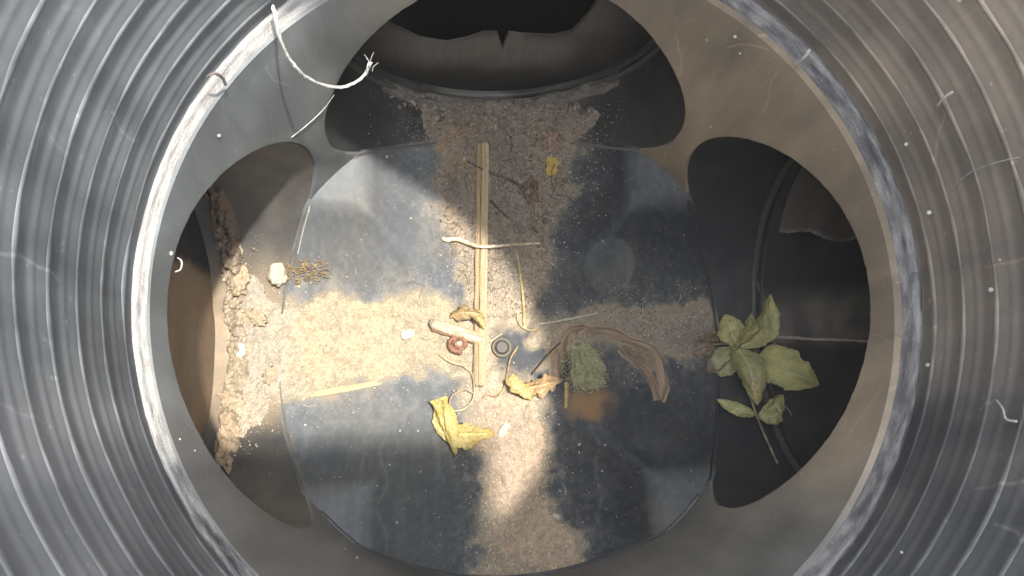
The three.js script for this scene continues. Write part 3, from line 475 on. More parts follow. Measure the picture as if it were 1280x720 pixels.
{ // dirt caught on the far opening's rim
  const turn = Math.PI / 2, g = gridGeo(220, 16, (u, v) => { const th = lerp(-0.85, 0.95, u), e = Math.pow(Math.max(0, 1 - (2 * v - 1) ** 2), 0.6) * sstep(0, 0.1, u) * sstep(1, 0.88, u), q = fbm(u * 34, v * 4, 0, 4), t = -0.0022 + e * (0.0042 + 0.012 * (q - 0.45)); const p = pipePoint(RIM + 0.0005 + (v - 0.5) * 0.016 + 0.004 * (vn(u * 13, 2) - 0.5), th, RP - 0.0014 - t); return V(p.z, p.y, -p.x); }, (u, v) => mix3([0.1, 0.085, 0.075], [0.3, 0.265, 0.225], fbm(u * 50, v * 6, 0, 3)));
  tag(mesh('rim_dirt', g, M.dirt), 'grey dirt caught along the far opening rim', 'dirt', null, 'stuff');
}
// ---------------------------------------------------------------- mud along the left opening's rim
const clodCol = (n, d) => mix3([0.46, 0.37, 0.25], [0.2, 0.14, 0.09], clamp(1.6 * (0.55 - n)));
{
  const g = gridGeo(260, 36, (u, v) => {                  // a crumbling crust laid over the rim
    const th = lerp(-1.2, 0.84, u), w = 0.0065 + 0.009 * fbm(u * 14, 3, 0, 3), x = -(RIM + 0.003) + (v - 0.5) * 2 * w + 0.004 * (vn(u * 14, 9) - 0.5), e = Math.pow(Math.max(0, 1 - (2 * v - 1) ** 2), 0.6);
    const q = fbm(u * 40, v * 4, 0, 4), b = ridged(u * 26, v * 3 + 4, 0, 3); const t = -0.0035 + e * (0.0088 + 0.03 * (q - 0.45) + 0.006 * (b - 0.5)); return pipePoint(x, th, RP + 0.0012 - t);
  }, (u, v, p) => { const q = fbm(u * 60, v * 8, 0, 3), s = sstep(0.2, 0.4, u); return mix3(mix3(mix3([0.17, 0.125, 0.095], [0.5, 0.42, 0.3], clamp(1.6 * q * s)), [0.44, 0.29, 0.17], 0.8 * sstep(0.72, 0.85, u) * q), [0.06, 0.04, 0.028], 0.85 * sstep(0.4, 0.28, fbm(u * 40, v * 4, 0, 4))); });  // shade painted into the colour of the crevices and the upper end
  tag(mesh('mud_crust', g, M.dirt), 'crumbling brown mud crust along the left opening rim', 'mud', null, 'stuff');
  scatter('rim_rubble', blob(1, 6, [1, 0.6, 1], 0.95, 3.1, 3), 300, 33, (r) => { const th = lerp(-0.95, 0.72, r()), x = -(RIM + 0.003) + (r() - 0.5) * 0.022 + (r() < 0.35 ? 0.022 * r() : 0), L = 0.0006 + 0.0026 * r() * r() * r(), p = pipePoint(x, th, RP - 0.0015 - (Math.abs(x + RIM + 0.002) < 0.009 ? 0.0035 : 0)); return { p, s: [L, L * 0.8, L], c: mix3(th < -0.6 ? [0.25, 0.2, 0.16] : [0.55, 0.47, 0.35], [0.2, 0.14, 0.09], r() * r()), tilt: 2.5 }; }, 'dry crumbs of mud along the left opening rim', 'rubble');
  const spots = [[300, 350, 15, 'pale broken clod on the left rim level with the lump of clay'], [322, 396, 12, 'flat cracked clod between the left rim and the silt'], [303, 398, 8, 'small clod just above the white pebble'], [296, 464, 12, 'rounded brown clod just below the white pebble'], [290, 500, 14, 'large reddish brown clod two below the white pebble'], [288, 540, 12, 'crumbly brown clod lowest on the left opening rim'], [338, 470, 9, 'small pale clod on the edge of the left silt']];
  spots.forEach(([px, py, s, lb], i) => { const p = on(px, py, -0.001), k = s * 0.00066; const g2 = blob(k, i + 3, [0.85, 0.42, 1.25], 0.95, 3.0, 5, (n, d) => clodCol(n * 0.6 + 0.4 * vn(d.x * 5 + 9, d.z * 5 + 9, d.y * 5 + 9.1))); g2.rotateY(i); g2.translate(p.x, p.y + k * 0.3, p.z); single('mud_clod', g2, M.dirt, lb, 'clod', 'clods along the left opening rim'); });
  let p = on(301, 438, 0.001); let gb = blob(0.0068, 77, [0.85, 0.6, 1.05], 0.28, 1.4, 3, () => [0.68, 0.66, 0.62]); gb.translate(p.x, p.y + 0.0035, p.z); single('white_pebble', gb, M.dirt, 'chalk white pebble in the mud line of the left opening', 'pebble');
  p = on(348, 344, 0); gb = blob(0.0096, 31, [0.9, 0.55, 1.15], 0.5, 2.4, 5, (n) => mix3([0.6, 0.53, 0.42], [0.33, 0.26, 0.17], clamp(1.8 * (0.55 - n)))); gb.translate(p.x, p.y + 0.003, p.z); single('pale_clod', gb, M.dirt, 'pale lump of clay with dry straw beside it on the left floor', 'clod');
  const t = []; const rnd = mulberry(8); for (let k = 0; k < 90; k++) { const a = on(352 + 50 * rnd(), 328 + 26 * rnd(), 0.001 + 0.003 * rnd()), b = a.clone().add(V((rnd() - 0.3) * 0.02, 0.003 * rnd(), (rnd() - 0.5) * 0.012)), c = a.clone().lerp(b, 0.5).add(V(0, 0.002, (rnd() - 0.5) * 0.006)); const cc = mix3([0.55, 0.42, 0.2], [0.3, 0.2, 0.09], rnd()); t.push(tube([a, c, b], 0.00032, { seg: 8, sides: 5, color: () => cc })); }
  for (let k = 0; k < 40; k++) { const a = on(358 + 42 * rnd(), 330 + 24 * rnd(), 0.0005), c = blob(0.0005 + 0.0016 * rnd() * rnd(), k, [1, 0.6, 1], 0.5, 1.5, 1, (n) => mix3([0.5, 0.4, 0.22], [0.25, 0.17, 0.09], n)); c.translate(a.x, a.y, a.z); t.push(c); }
  single('straw_tuft', mergeGeometries(t), M.wood, 'golden tuft of crumbled straw beside the pale clay lump', 'straw');
}

// ---------------------------------------------------------------- sticks, straws, roots
const grain = (a, b, seed) => (u, v) => { const f = 0.55 * vn(v * 22 + seed * 7, u * 5 + seed) + 0.45 * vn(v * 60 + seed, u * 14), l = vn(u * 9 + seed, v * 3); return mix3(a, b, clamp(1.5 * (f - 0.2) + 0.2 * (l - 0.5))); };
{ // the long split lath lying up the middle of the silt
  const A = on(604, 180, 0.002), B = on(600, 482, 0.002), d = B.clone().sub(A), L = d.length(), side = V(d.z, 0, -d.x).normalize(), W = 0.0118;
  const fn = (s0, s1, seed, h) => (u, v) => { const t = u + (u < 0.02 || u > 0.98 ? 0.014 * (vn(v * 9 + seed, seed) - 0.5) * (u > 0.5 ? 1 : -1) : 0), x = A.clone().addScaledVector(d, t), q = lerp(s0, s1, v) + 0.0007 * (vn(u * 12, seed) - 0.5); x.addScaledVector(side, -q); x.y = Math.max(x.y, surf(x.x, x.z) * 0.4 + A.y * 0.3 + B.y * 0.3) + h + 0.0013 * Math.sin(v * Math.PI) + 0.0007 * (vn(v * 11 + seed, u * 3) - 0.5) - 0.0006 * Math.exp(-(((v - 0.55 - 0.1 * (vn(u * 4, seed) - 0.5)) / 0.05) ** 2)); return x; };
  const o = thing('split_lath', 'long narrow grooved strip of split wood lying up the middle of the floor', 'wood strip', [(A.x + B.x) / 2, A.y, (A.z + B.z) / 2]);
  mesh('pale_slat', local(sheet(140, 22, 0.0028, fn(-W / 2, W * 0.12, 1, 0.0028), grain([0.62, 0.5, 0.32], [0.36, 0.26, 0.14], 2), grain([0.4, 0.3, 0.18], [0.3, 0.2, 0.1], 2)), o), M.wood, o);
  mesh('brown_slat', local(sheet(140, 16, 0.0026, fn(W * 0.155, W / 2 + 0.001, 5, 0.0022), grain([0.5, 0.38, 0.23], [0.27, 0.18, 0.09], 6), grain([0.4, 0.3, 0.18], [0.3, 0.2, 0.1], 2)), o), M.wood, o);
}
{ // short peeled stick end
  const A = on(539, 404, 0.005), B = on(604, 424, 0.0065); const P = [A, A.clone().lerp(B, 0.35), A.clone().lerp(B, 0.7), B];
  const o = thing('short_stick', 'short thick peeled stick with a dark bark edge lying against the wooden strip', 'stick', [A.x, A.y, A.z]);
  mesh('peeled_wood', local(tube(P, (v) => 0.0062 * (0.82 + 0.22 * v) * (v < 0.03 ? 0.7 : 1), { seg: 60, sides: 26, flat: 0.62, wob: 0.12, seed: 4, color: (v, u) => { const e = v < 0.1 ? 1 - v / 0.1 : 0; return mix3(mix3([0.66, 0.56, 0.41], [0.42, 0.31, 0.19], clamp(1.3 * vn(u * 50, v * 6) - 0.2)), [0.25, 0.18, 0.13], 0.8 * e * vn(u * 12, v * 40)); } }), o), M.wood, o);
  const off = V(-0.001, -0.0018, 0.0058); mesh('bark', local(tube(P.map((p) => p.clone().add(off)), (v) => 0.0018 * (0.8 + 0.4 * vn(v * 12, 5)), { seg: 50, sides: 9, wob: 0.25, color: (v) => mix3([0.14, 0.07, 0.045], [0.3, 0.17, 0.1], vn(v * 30, 3)) }), o), M.wood, o);
  mesh('cut_end', local((() => { const g = blob(0.0042, 9, [0.7, 0.7, 1.1], 0.5, 2.2, 2, (n) => mix3([0.16, 0.12, 0.09], [0.42, 0.33, 0.24], n)); g.translate(A.x + 0.0005, A.y, A.z); return g; })(), o), M.wood, o);
}
{ // coiled reddish husk
  const p = on(573, 430, 0.003), pts = []; for (let i = 0; i <= 46; i++) { const a = i * 0.34 + 1.2, r = 0.0098 * (1 - i / 62); pts.push(V(p.x + Math.cos(a) * r, p.y + 0.0015 + 0.0028 * (i / 46), p.z + Math.sin(a) * r * 0.85)); }
  const g = tube(pts, (v) => 0.0031 * (1 - 0.55 * v) * (0.85 + 0.3 * vn(v * 40, 2)), { seg: 150, sides: 10, wob: 0.3, seed: 7, color: (v, u) => mix3([0.1, 0.045, 0.03], [0.34, 0.18, 0.11], clamp(1.4 * vn(v * 26, u * 6) - 0.1)) });
  const c = blob(0.0026, 12, [1.2, 0.8, 1], 0.35, 2, 2, () => [0.68, 0.5, 0.36]); c.translate(p.x + 0.001, p.y + 0.0045, p.z);
  single('coiled_husk', mergeGeometries([g, c]), M.wood, 'reddish brown coiled husk tucked under the short stick', 'husk');
}
function twig(name, pix, rad, colA, colB, label, category, { seg = 60, sides = 8, wob = 0.18, group, mat = M.wood, seed = 3 } = {}) {
  const pts = pix.map(([x, y, l = 0.002]) => on(x, y, l * 0.75)); const a = Array.isArray(rad) ? rad : [rad, rad];
  return single(name, tube(pts, (v) => lerp(a[0], a[1], v), { seg, sides, wob, seed, color: (v, u) => mix3(colA, colB, clamp(1.4 * vn(v * 28 + seed, u * 5) - 0.2)) }), mat, label, category, group);
}
twig('crooked_twig', [[552, 297, 0.003], [558, 300, 0.0035], [572, 299, 0.004], [585, 304, 0.006], [600, 308, 0.0085], [618, 308, 0.0075], [640, 306, 0.005], [676, 304, 0.003]], [0.0027, 0.0011], [0.85, 0.76, 0.6], [0.5, 0.37, 0.22], 'pale crooked twig lying across the wooden strip', 'twig', { seg: 80 });
twig('dark_root', [[584, 201, 0.003], [600, 210, 0.007], [614, 216, 0.006], [632, 223, 0.004], [646, 230, 0.003], [656, 240, 0.003]], [0.0009, 0.0018], [0.2, 0.14, 0.1], [0.07, 0.05, 0.04], 'thin dark root crossing the upper end of the wooden strip', 'root');
twig('forked_root', [[655, 228, 0.004], [663, 246, 0.005], [667, 262, 0.004], [665, 280, 0.003], [674, 294, 0.003], [680, 306, 0.002]], [0.0022, 0.0012], [0.34, 0.24, 0.17], [0.13, 0.09, 0.06], 'knobbly brown root bending down through the grey crumbs', 'root');
twig('short_root', [[613, 250, 0.002], [622, 260, 0.0025], [630, 268, 0.002], [638, 274, 0.0015]], [0.0014, 0.0009], [0.16, 0.11, 0.08], [0.06, 0.04, 0.03], 'short dark root just right of the wooden strip', 'root');
twig('hanging_root', [[693, 215, 0.002], [694, 232, 0.002], [688, 248, 0.002]], 0.0008, [0.25, 0.19, 0.14], [0.1, 0.07, 0.05], 'thin brown root below the yellow chip', 'root');
{ const p = on(664, 240, 0.002), g = blob(0.0075, 61, [0.85, 0.7, 1.6], 1.0, 4.4, 5, (n, d) => mix3([0.06, 0.042, 0.032], [0.42, 0.29, 0.21], clamp(2.6 * (0.6 * n + 0.4 * vn(d.x * 9 + 20, d.z * 9 + 20, d.y * 9 + 20.1) - 0.36)))); g.translate(p.x, p.y + 0.002, p.z); single('root_knot', g, M.dirt, 'dark tangled knot of roots in the grey crumbs', 'root knot'); }
twig('golden_straw', [[645, 312, 0.003], [650, 340, 0.003], [654, 375, 0.003], [656, 412, 0.002]], [0.0009, 0.0019], [0.78, 0.62, 0.32], [0.45, 0.32, 0.13], 'thin golden straw standing above the moulding stud', 'straw');
twig('curled_straw', [[647, 392, 0.003], [648, 402, 0.004], [655, 410, 0.004], [664, 413, 0.003], [672, 410, 0.002]], [0.0011, 0.0006], [0.75, 0.6, 0.33], [0.48, 0.36, 0.16], 'golden curl of straw at the foot of the thin straw', 'straw');
twig('white_straw', [[672, 405, 0.003], [695, 402, 0.004], [720, 397, 0.004], [748, 391, 0.003]], [0.0014, 0.0008], [0.74, 0.68, 0.58], [0.5, 0.42, 0.32], 'straight pale straw to the right of the golden straws', 'straw');
twig('black_stem', [[664, 469, 0.003], [676, 454, 0.006], [690, 438, 0.008], [701, 428, 0.008]], 0.0008, [0.1, 0.07, 0.05], [0.05, 0.03, 0.02], 'thin black stem rising to the brown leaf strip', 'stem');
twig('pale_splinter', [[612, 428, 0.003], [620, 422, 0.004], [628, 417, 0.003]], [0.0011, 0.0008], [0.72, 0.6, 0.42], [0.5, 0.4, 0.25], 'short pale splinter by the moulding stud', 'splinter');
twig('wavy_tendril', [[648, 432, 0.002], [638, 448, 0.004], [634, 468, 0.004], [630, 485, 0.003], [619, 496, 0.002], [608, 494, 0.002], [598, 501, 0.002]], [0.0013, 0.0006], [0.55, 0.42, 0.2], [0.2, 0.13, 0.06], 'wavy brown tendril below the moulding stud', 'tendril');
twig('curled_tendril', [[548, 442, 0.002], [562, 452, 0.004], [580, 458, 0.004], [590, 468, 0.004], [593, 485, 0.005], [591, 500, 0.007], [580, 511, 0.007], [566, 513, 0.005], [562, 502, 0.008], [568, 492, 0.009], [582, 487, 0.009], [592, 492, 0.008]], [0.0014, 0.0006], [0.66, 0.55, 0.36], [0.36, 0.27, 0.15], 'pale curling tendril looped above the yellow leaf', 'tendril', { seg: 120 });
twig('pale_root', [[952, 421, 0.005], [985, 422, 0.0035], [1020, 424, 0.0035], [1055, 425, 0.0035], [1092, 427, 0.0035]], [0.0017, 0.0013], [0.6, 0.53, 0.46], [0.42, 0.35, 0.3], 'long straight pale root on the floor of the right opening', 'root');
twig('ochre_stalk', [[708, 478, 0.002], [708, 494, 0.003], [707, 511, 0.002]], [0.0026, 0.0022], [0.55, 0.42, 0.2], [0.4, 0.28, 0.12], 'short ochre stalk beside the green moss clump', 'stalk', { mat: M.leaf });

// ---------------------------------------------------------------- leaves
function leafGeo({ base, tip, w, lb = 0.004, lt = 0.004, arch = 0.004, roll = 0, cup = 0.2, bend = 0, tone, edge, vein, shape = 0.85, seed = 1, crinkle = 0.0012, nerves = 7, tear = 0.08, blunt = 0 }) {
  const A = base.isVector3 ? base : on(...base, lb), B = tip.isVector3 ? tip : on(...tip, lt), d = B.clone().sub(A), L = d.length(); const dn = d.clone().normalize();
  let up = V(0, 1, 0).addScaledVector(dn, -dn.y).normalize(); up.applyAxisAngle(dn, roll); const s = dn.clone().cross(up).normalize();
  const fn = (u, v) => { const t = 2 * v - 1, ww = w * 0.5 * (Math.pow(Math.sin(Math.PI * Math.pow(clamp(u, 0.001, 0.999), shape)), 0.72) * (1 - blunt * sstep(0.5, 0.0, u)) + blunt * sstep(0.5, 0.0, u) + 0.02) * (1 + tear * (vn(u * 7 + seed, t > 0 ? 3 : 8) - 0.5) + tear * 0.8 * (vn(u * 22 + seed, t > 0 ? 5 : 9) - 0.5)); return A.clone().addScaledVector(d, u).addScaledVector(s, t * ww + bend * Math.sin(u * Math.PI) * L).addScaledVector(up, arch * Math.sin(u * Math.PI) + cup * Math.abs(t) * ww + crinkle * (fbm(u * 5 + seed * 3, v * 4 + seed, 0, 3) - 0.5) * 2 - 0.0005 * Math.exp(-((t / 0.06) ** 2)) + 0.00035 * Math.sin((u * nerves - Math.abs(t) * 1.2) * 6.283)); };
  const col = (u, v) => { const t = Math.abs(2 * v - 1), n = fbm(u * 6 + seed * 5, v * 5 + seed, 0, 4); let c = mix3(tone, edge || tone.map((k) => k * 0.55), clamp(1.5 * (n - 0.32) + 0.5 * Math.pow(t, 3))); const nv = Math.abs((((u * nerves - t * 1.2) % 1) + 1) % 1 - 0.5); return mix3(c, vein || tone.map((k) => Math.min(1, k * 1.7)), Math.max(0.8 * Math.exp(-((t / 0.05) ** 2)), 0.3 * sstep(0.44, 0.5, nv))); };
  return sheet(36, 18, 0.0004, fn, col);
}
{ // the fallen sprig in the right opening
  const root = on(918, 432, 0.006), o = thing('leafy_sprig', 'wilting green sprig with eight leaves lying before the right pipe opening', 'sprig', [root.x, root.y - 0.006, root.z]);
  const G = [0.45, 0.42, 0.185], G2 = [0.25, 0.24, 0.105], D = [0.23, 0.215, 0.11], VE = [0.55, 0.52, 0.32];
  const stem = [[882, 432, 0.002], [900, 430, 0.006], [918, 431, 0.01], [924, 448, 0.012], [933, 475, 0.013], [941, 505, 0.014], [950, 530, 0.012], [960, 553, 0.01], [972, 580, 0.006]].map(([x, y, l]) => on(x, y, l));
  mesh('stem', local(tube(stem, (v) => 0.0013 - 0.0003 * v, { seg: 80, sides: 8, wob: 0.15, color: (v) => mix3([0.45, 0.42, 0.28], [0.22, 0.16, 0.1], v < 0.25 ? 0.9 : vn(v * 20, 2)) }), o), M.wood, o);
  const leaf = (q, label) => { q = { crinkle: 0.003, cup: 0.32, tear: 0.22, ...q, lb: q.lb * 0.7, lt: q.lt * 0.75, arch: (q.arch || 0.004) * 1.2 }; const m = mesh('leaf', local(leafGeo(q), o), M.leaf, o); if (label) m.userData.label = label; };
  leaf({ base: [921, 433], tip: [906, 393], w: 0.027, lb: 0.011, lt: 0.016, tone: G, edge: G2, vein: VE, seed: 1, roll: -0.3, shape: 0.95 });
  leaf({ base: [922, 434], tip: [939, 391], w: 0.02, lb: 0.011, lt: 0.02, tone: [0.4, 0.375, 0.17], edge: G2, vein: VE, seed: 2, roll: 0.5, shape: 0.9 });
  leaf({ base: [925, 434], tip: [963, 368], w: 0.029, lb: 0.012, lt: 0.03, tone: [0.5, 0.455, 0.2], edge: G2, vein: [0.5, 0.46, 0.25], seed: 3, roll: 0.35, shape: 0.8, bend: 0.1, arch: 0.008 });
  leaf({ base: [918, 434], tip: [899, 470], w: 0.031, lb: 0.01, lt: 0.005, tone: [0.38, 0.36, 0.2], edge: D, vein: VE, seed: 4, roll: 0.2, shape: 1.1 });
  leaf({ base: [910, 436], tip: [884, 466], w: 0.02, lb: 0.006, lt: 0.002, tone: [0.22, 0.185, 0.135], edge: [0.09, 0.075, 0.055], vein: [0.28, 0.24, 0.18], seed: 14, roll: 0.2, shape: 1 }, 'dull brownish leaf under the green ones');
  leaf({ base: [921, 436], tip: [947, 505], w: 0.034, lb: 0.013, lt: 0.016, tone: [0.4, 0.375, 0.17], edge: D, vein: VE, seed: 5, roll: -0.15, shape: 0.75, arch: 0.007 });
  leaf({ base: [930, 452], tip: [947, 506], w: 0.0125, lb: 0.019, lt: 0.021, tone: [0.58, 0.48, 0.22], edge: [0.3, 0.23, 0.1], vein: [0.55, 0.48, 0.28], seed: 6, roll: 0.2, arch: 0.003 }, 'yellowed narrow leaf lying on top');
  leaf({ base: [950, 442], tip: [1023, 482], w: 0.04, lb: 0.011, lt: 0.02, tone: [0.54, 0.5, 0.2], edge: [0.28, 0.27, 0.12], vein: [0.45, 0.45, 0.25], seed: 7, roll: 0.3, shape: 0.7, arch: 0.012, cup: 0.1 });
  leaf({ base: [944, 519], tip: [896, 499], w: 0.0125, lb: 0.014, lt: 0.018, tone: [0.5, 0.49, 0.22], edge: G2, vein: VE, seed: 8, arch: 0.004, bend: -0.06 });
  leaf({ base: [949, 519], tip: [979, 494], w: 0.019, lb: 0.014, lt: 0.018, tone: [0.5, 0.46, 0.2], edge: G2, vein: VE, seed: 9, roll: 0.3 });
  leaf({ base: [949, 522], tip: [979, 524], w: 0.017, lb: 0.013, lt: 0.01, tone: [0.44, 0.41, 0.18], edge: G2, vein: VE, seed: 10, roll: -0.3 });
  const t = [], rnd = mulberry(19); for (let k = 0; k < 46; k++) { const a = on(864 + 34 * rnd(), 418 + 26 * rnd(), 0.001 + 0.004 * rnd()), b = a.clone().add(V((rnd() - 0.2) * 0.018, 0.003 * (rnd() - 0.3), (rnd() - 0.5) * 0.012)), c = mix3([0.36, 0.25, 0.17], [0.14, 0.09, 0.06], rnd()); t.push(tube([a, a.clone().lerp(b, 0.5).add(V(0, 0.002, 0.003 * (rnd() - 0.5))), b], 0.0006, { seg: 8, sides: 5, color: () => c })); }
  mesh('dry_root_end', local(mergeGeometries(t), o), M.wood, o).userData.label = 'frayed brown dry end';
  for (const [a, b] of [[[962, 424], [984, 446]], [[978, 505], [990, 520]], [[948, 365], [946, 352]]]) { const A = on(...a, 0.012), B = on(...b, 0.012); mesh('stalk', local(tube([A, A.clone().lerp(B, 0.5).add(V(0, 0.003, 0)), B], 0.0006, { seg: 14, sides: 6, color: () => [0.33, 0.3, 0.2] }), o), M.wood, o); }
}
{ // folded yellow leaf below the tendril
  const p = on(560, 540, 0), o = thing('yellow_leaf', 'folded yellow leaf lying below the looped tendril', 'leaf', [p.x, p.y, p.z]);
  mesh('leaf_blade', local(leafGeo({ base: [545, 499], tip: [570, 572], w: 0.0165, lb: 0.008, lt: 0.005, tone: [0.6, 0.49, 0.18], edge: [0.38, 0.27, 0.08], vein: [0.72, 0.62, 0.34], seed: 21, roll: -0.5, cup: 0.5, shape: 0.62, arch: 0.007, crinkle: 0.003, blunt: 1, tear: 0.3 }), o), M.leaf, o);
  mesh('leaf_fold', local(leafGeo({ base: [551, 501], tip: [570, 560], w: 0.014, lb: 0.01, lt: 0.008, tone: [0.66, 0.55, 0.22], edge: [0.42, 0.31, 0.1], seed: 22, roll: 0.7, cup: 0.3, shape: 0.6, arch: 0.01, crinkle: 0.003, blunt: 1, tear: 0.3 }), o), M.leaf, o);
  mesh('leaf_blade', local(leafGeo({ base: [562, 543], tip: [618, 541], w: 0.021, lb: 0.009, lt: 0.002, tone: [0.58, 0.47, 0.17], edge: [0.42, 0.32, 0.11], seed: 23, roll: 0.1, cup: 0.15, shape: 0.5, arch: 0.006, crinkle: 0.003, blunt: 0.8, tear: 0.5 }), o), M.leaf, o);
}
{ // curled brown leaf over the short stick
  const p = on(590, 392, 0), o = thing('curled_leaf', 'curled olive brown dry leaf above the short stick', 'leaf', [p.x, p.y, p.z]);
  mesh('leaf_blade', local(leafGeo({ base: [562, 396], tip: [604, 394], w: 0.013, lb: 0.003, lt: 0.009, tone: [0.42, 0.3, 0.14], edge: [0.2, 0.13, 0.06], seed: 31, roll: 0.5, bend: -0.16, arch: 0.004, tear: 0.6 }), o), M.leaf, o);
  mesh('leaf_fold', local(leafGeo({ base: [582, 390], tip: [606, 413], w: 0.013, lb: 0.007, lt: 0.008, tone: [0.5, 0.4, 0.17], edge: [0.2, 0.15, 0.06], seed: 32, roll: -0.6, cup: 0.7, arch: 0.005 }), o), M.leaf, o);
}
{ // yellow crumpled leaf pieces below the stud
  const p = on(662, 485, 0), o = thing('crumpled_leaf', 'crumpled yellow leaf scraps below the bare patch of floor', 'leaf', [p.x, p.y, p.z]);
  mesh('leaf_blade', local(leafGeo({ base: [636, 472], tip: [664, 500], w: 0.016, lb: 0.004, lt: 0.003, tone: [0.6, 0.45, 0.2], edge: [0.42, 0.29, 0.11], seed: 41, roll: -0.4, cup: 0.4, crinkle: 0.004, bend: 0.1, tear: 0.4, blunt: 0.7 }), o), M.leaf, o);
  mesh('leaf_blade', local(leafGeo({ base: [658, 486], tip: [704, 474], w: 0.018, lb: 0.003, lt: 0.005, tone: [0.52, 0.37, 0.2], edge: [0.36, 0.23, 0.11], seed: 42, roll: 0.3, cup: 0.4, crinkle: 0.007, tear: 0.6, blunt: 0.8 }), o), M.leaf, o);
}
function ribbon(pix, w, tone, edge, { roll = 0, cup = 0.4, seed = 1, thick = 0.0006 } = {}) {   // a dried leaf strip along a path
  const c = new THREE.CatmullRomCurve3(pix.map(([x, y, l = 0.004]) => on(x, y, l)), false, 'centripetal'), W = typeof w === 'function' ? w : () => w, n = 70, P = c.getSpacedPoints(n), T = P.map((_, i) => c.getTangentAt(i / n));
  return sheet(n, 12, thick, (u, v) => { const k = Math.round(u * n), t = 2 * v - 1, d = T[k], s = d.clone().cross(V(0, 1, 0)).normalize(), up = s.clone().cross(d).normalize(); s.applyAxisAngle(d, roll); up.applyAxisAngle(d, roll); const ww = W(u) * 0.5 * (1 + 0.5 * (vn(u * 9, seed + (t > 0 ? 4 : 0)) - 0.5) + 0.35 * (vn(u * 30, seed + (t > 0 ? 4 : 0)) - 0.5)); return P[k].clone().addScaledVector(s, t * ww).addScaledVector(up, -cup * t * t * ww + 0.004 * (fbm(u * 7, v * 2.5 + seed, 0, 3) - 0.5) + 0.0011 * Math.sin(t * 5 + 4 * vn(u * 4, seed)) + 0.0012 * (vn(u * 30, v * 6 + seed) - 0.5)); }, (u, v) => { const f = 0.6 * vn(v * 9 + seed * 3, u * 3) + 0.4 * vn(v * 26, u * 12 + seed); return mix3(tone, edge, clamp(1.5 * (f - 0.3))); });
}
{ // the long dried leaf strip arching right of the middle
  const p = on(760, 430, 0), o = thing('dried_leaf_strip', 'long brown dried leaf strip arching over the moss clump', 'dry leaf', [p.x, p.y, p.z]);
  const a = [0.4, 0.3, 0.21], b = [0.2, 0.13, 0.085];
  mesh('strand', local(ribbon([[697, 476, 0.002], [696, 455, 0.004], [700, 432, 0.006], [713, 415, 0.007], [732, 409, 0.006]], (u) => 0.017 - 0.006 * u, [0.44, 0.32, 0.22], b, { seed: 2, cup: 0.5 }), o), M.leaf, o);
  mesh('strand', local(ribbon([[715, 409, 0.006], [742, 411, 0.005], [768, 414, 0.004], [788, 424, 0.004], [806, 430, 0.004], [820, 444, 0.005], [828, 468, 0.005], [830, 486, 0.004], [827, 501, 0.003]], (u) => 0.0095 + 0.003 * u - 0.004 * Math.pow(u, 8), a, b, { seed: 5, cup: 0.5 }), o), M.leaf, o);
  mesh('strand', local(ribbon([[774, 436, 0.004], [790, 450, 0.005], [806, 462, 0.006], [816, 478, 0.006], [821, 500, 0.004]], 0.0085, [0.36, 0.27, 0.19], b, { seed: 8, cup: 0.5, roll: 0.3 }), o), M.leaf, o);
  mesh('strand', local(ribbon([[780, 428, 0.005], [800, 441, 0.006], [813, 452, 0.007]], 0.006, [0.42, 0.32, 0.22], b, { seed: 9, roll: -0.4 }), o), M.leaf, o);
}
{ // grey green moss
  const p = on(733, 466, 0.0), o = thing('moss_clump', 'grey green moss clump under the dried leaf strip', 'moss', [p.x, p.y, p.z]);
  const g = blob(0.021, 91, [0.8, 0.15, 1.25], 0.75, 1.9, 5, (n, d) => { const f = fbm(d.x * 9 + 30, d.y * 9 + 30, d.z * 9 + 30.2, 3); return mix3([0.22, 0.21, 0.115], [0.5, 0.48, 0.29], clamp(2.8 * (f - 0.3))); }); g.rotateY(0.15); g.translate(0, 0.002, 0); mesh('cushion', g, M.dirt, o);
  const t = [], rnd = mulberry(29); for (let k = 0; k < 620; k++) { const a = rnd() * 6.283, q = Math.sqrt(rnd()) * (0.72 + 0.62 * vn(Math.cos(a) * 2.2 + 9, Math.sin(a) * 2.2 + 9)), x = Math.cos(a) * q * 0.022, z = Math.sin(a) * q * 0.031, y = 0.0015 + 0.0042 * Math.sqrt(Math.max(0, 1 - q * q)), A = V(x, y, z), B = A.clone().add(V((rnd() - 0.5) * 0.009, 0.0035 * rnd(), (rnd() - 0.5) * 0.009)), c = mix3([0.56, 0.53, 0.33], [0.24, 0.22, 0.11], rnd()); t.push(tube([A, A.clone().lerp(B, 0.5).add(V(0, 0.0012, 0)), B], 0.00038, { seg: 5, sides: 4, color: () => c })); }
  mesh('tufts', mergeGeometries(t), M.leaf, o).userData.kind = 'stuff';
}
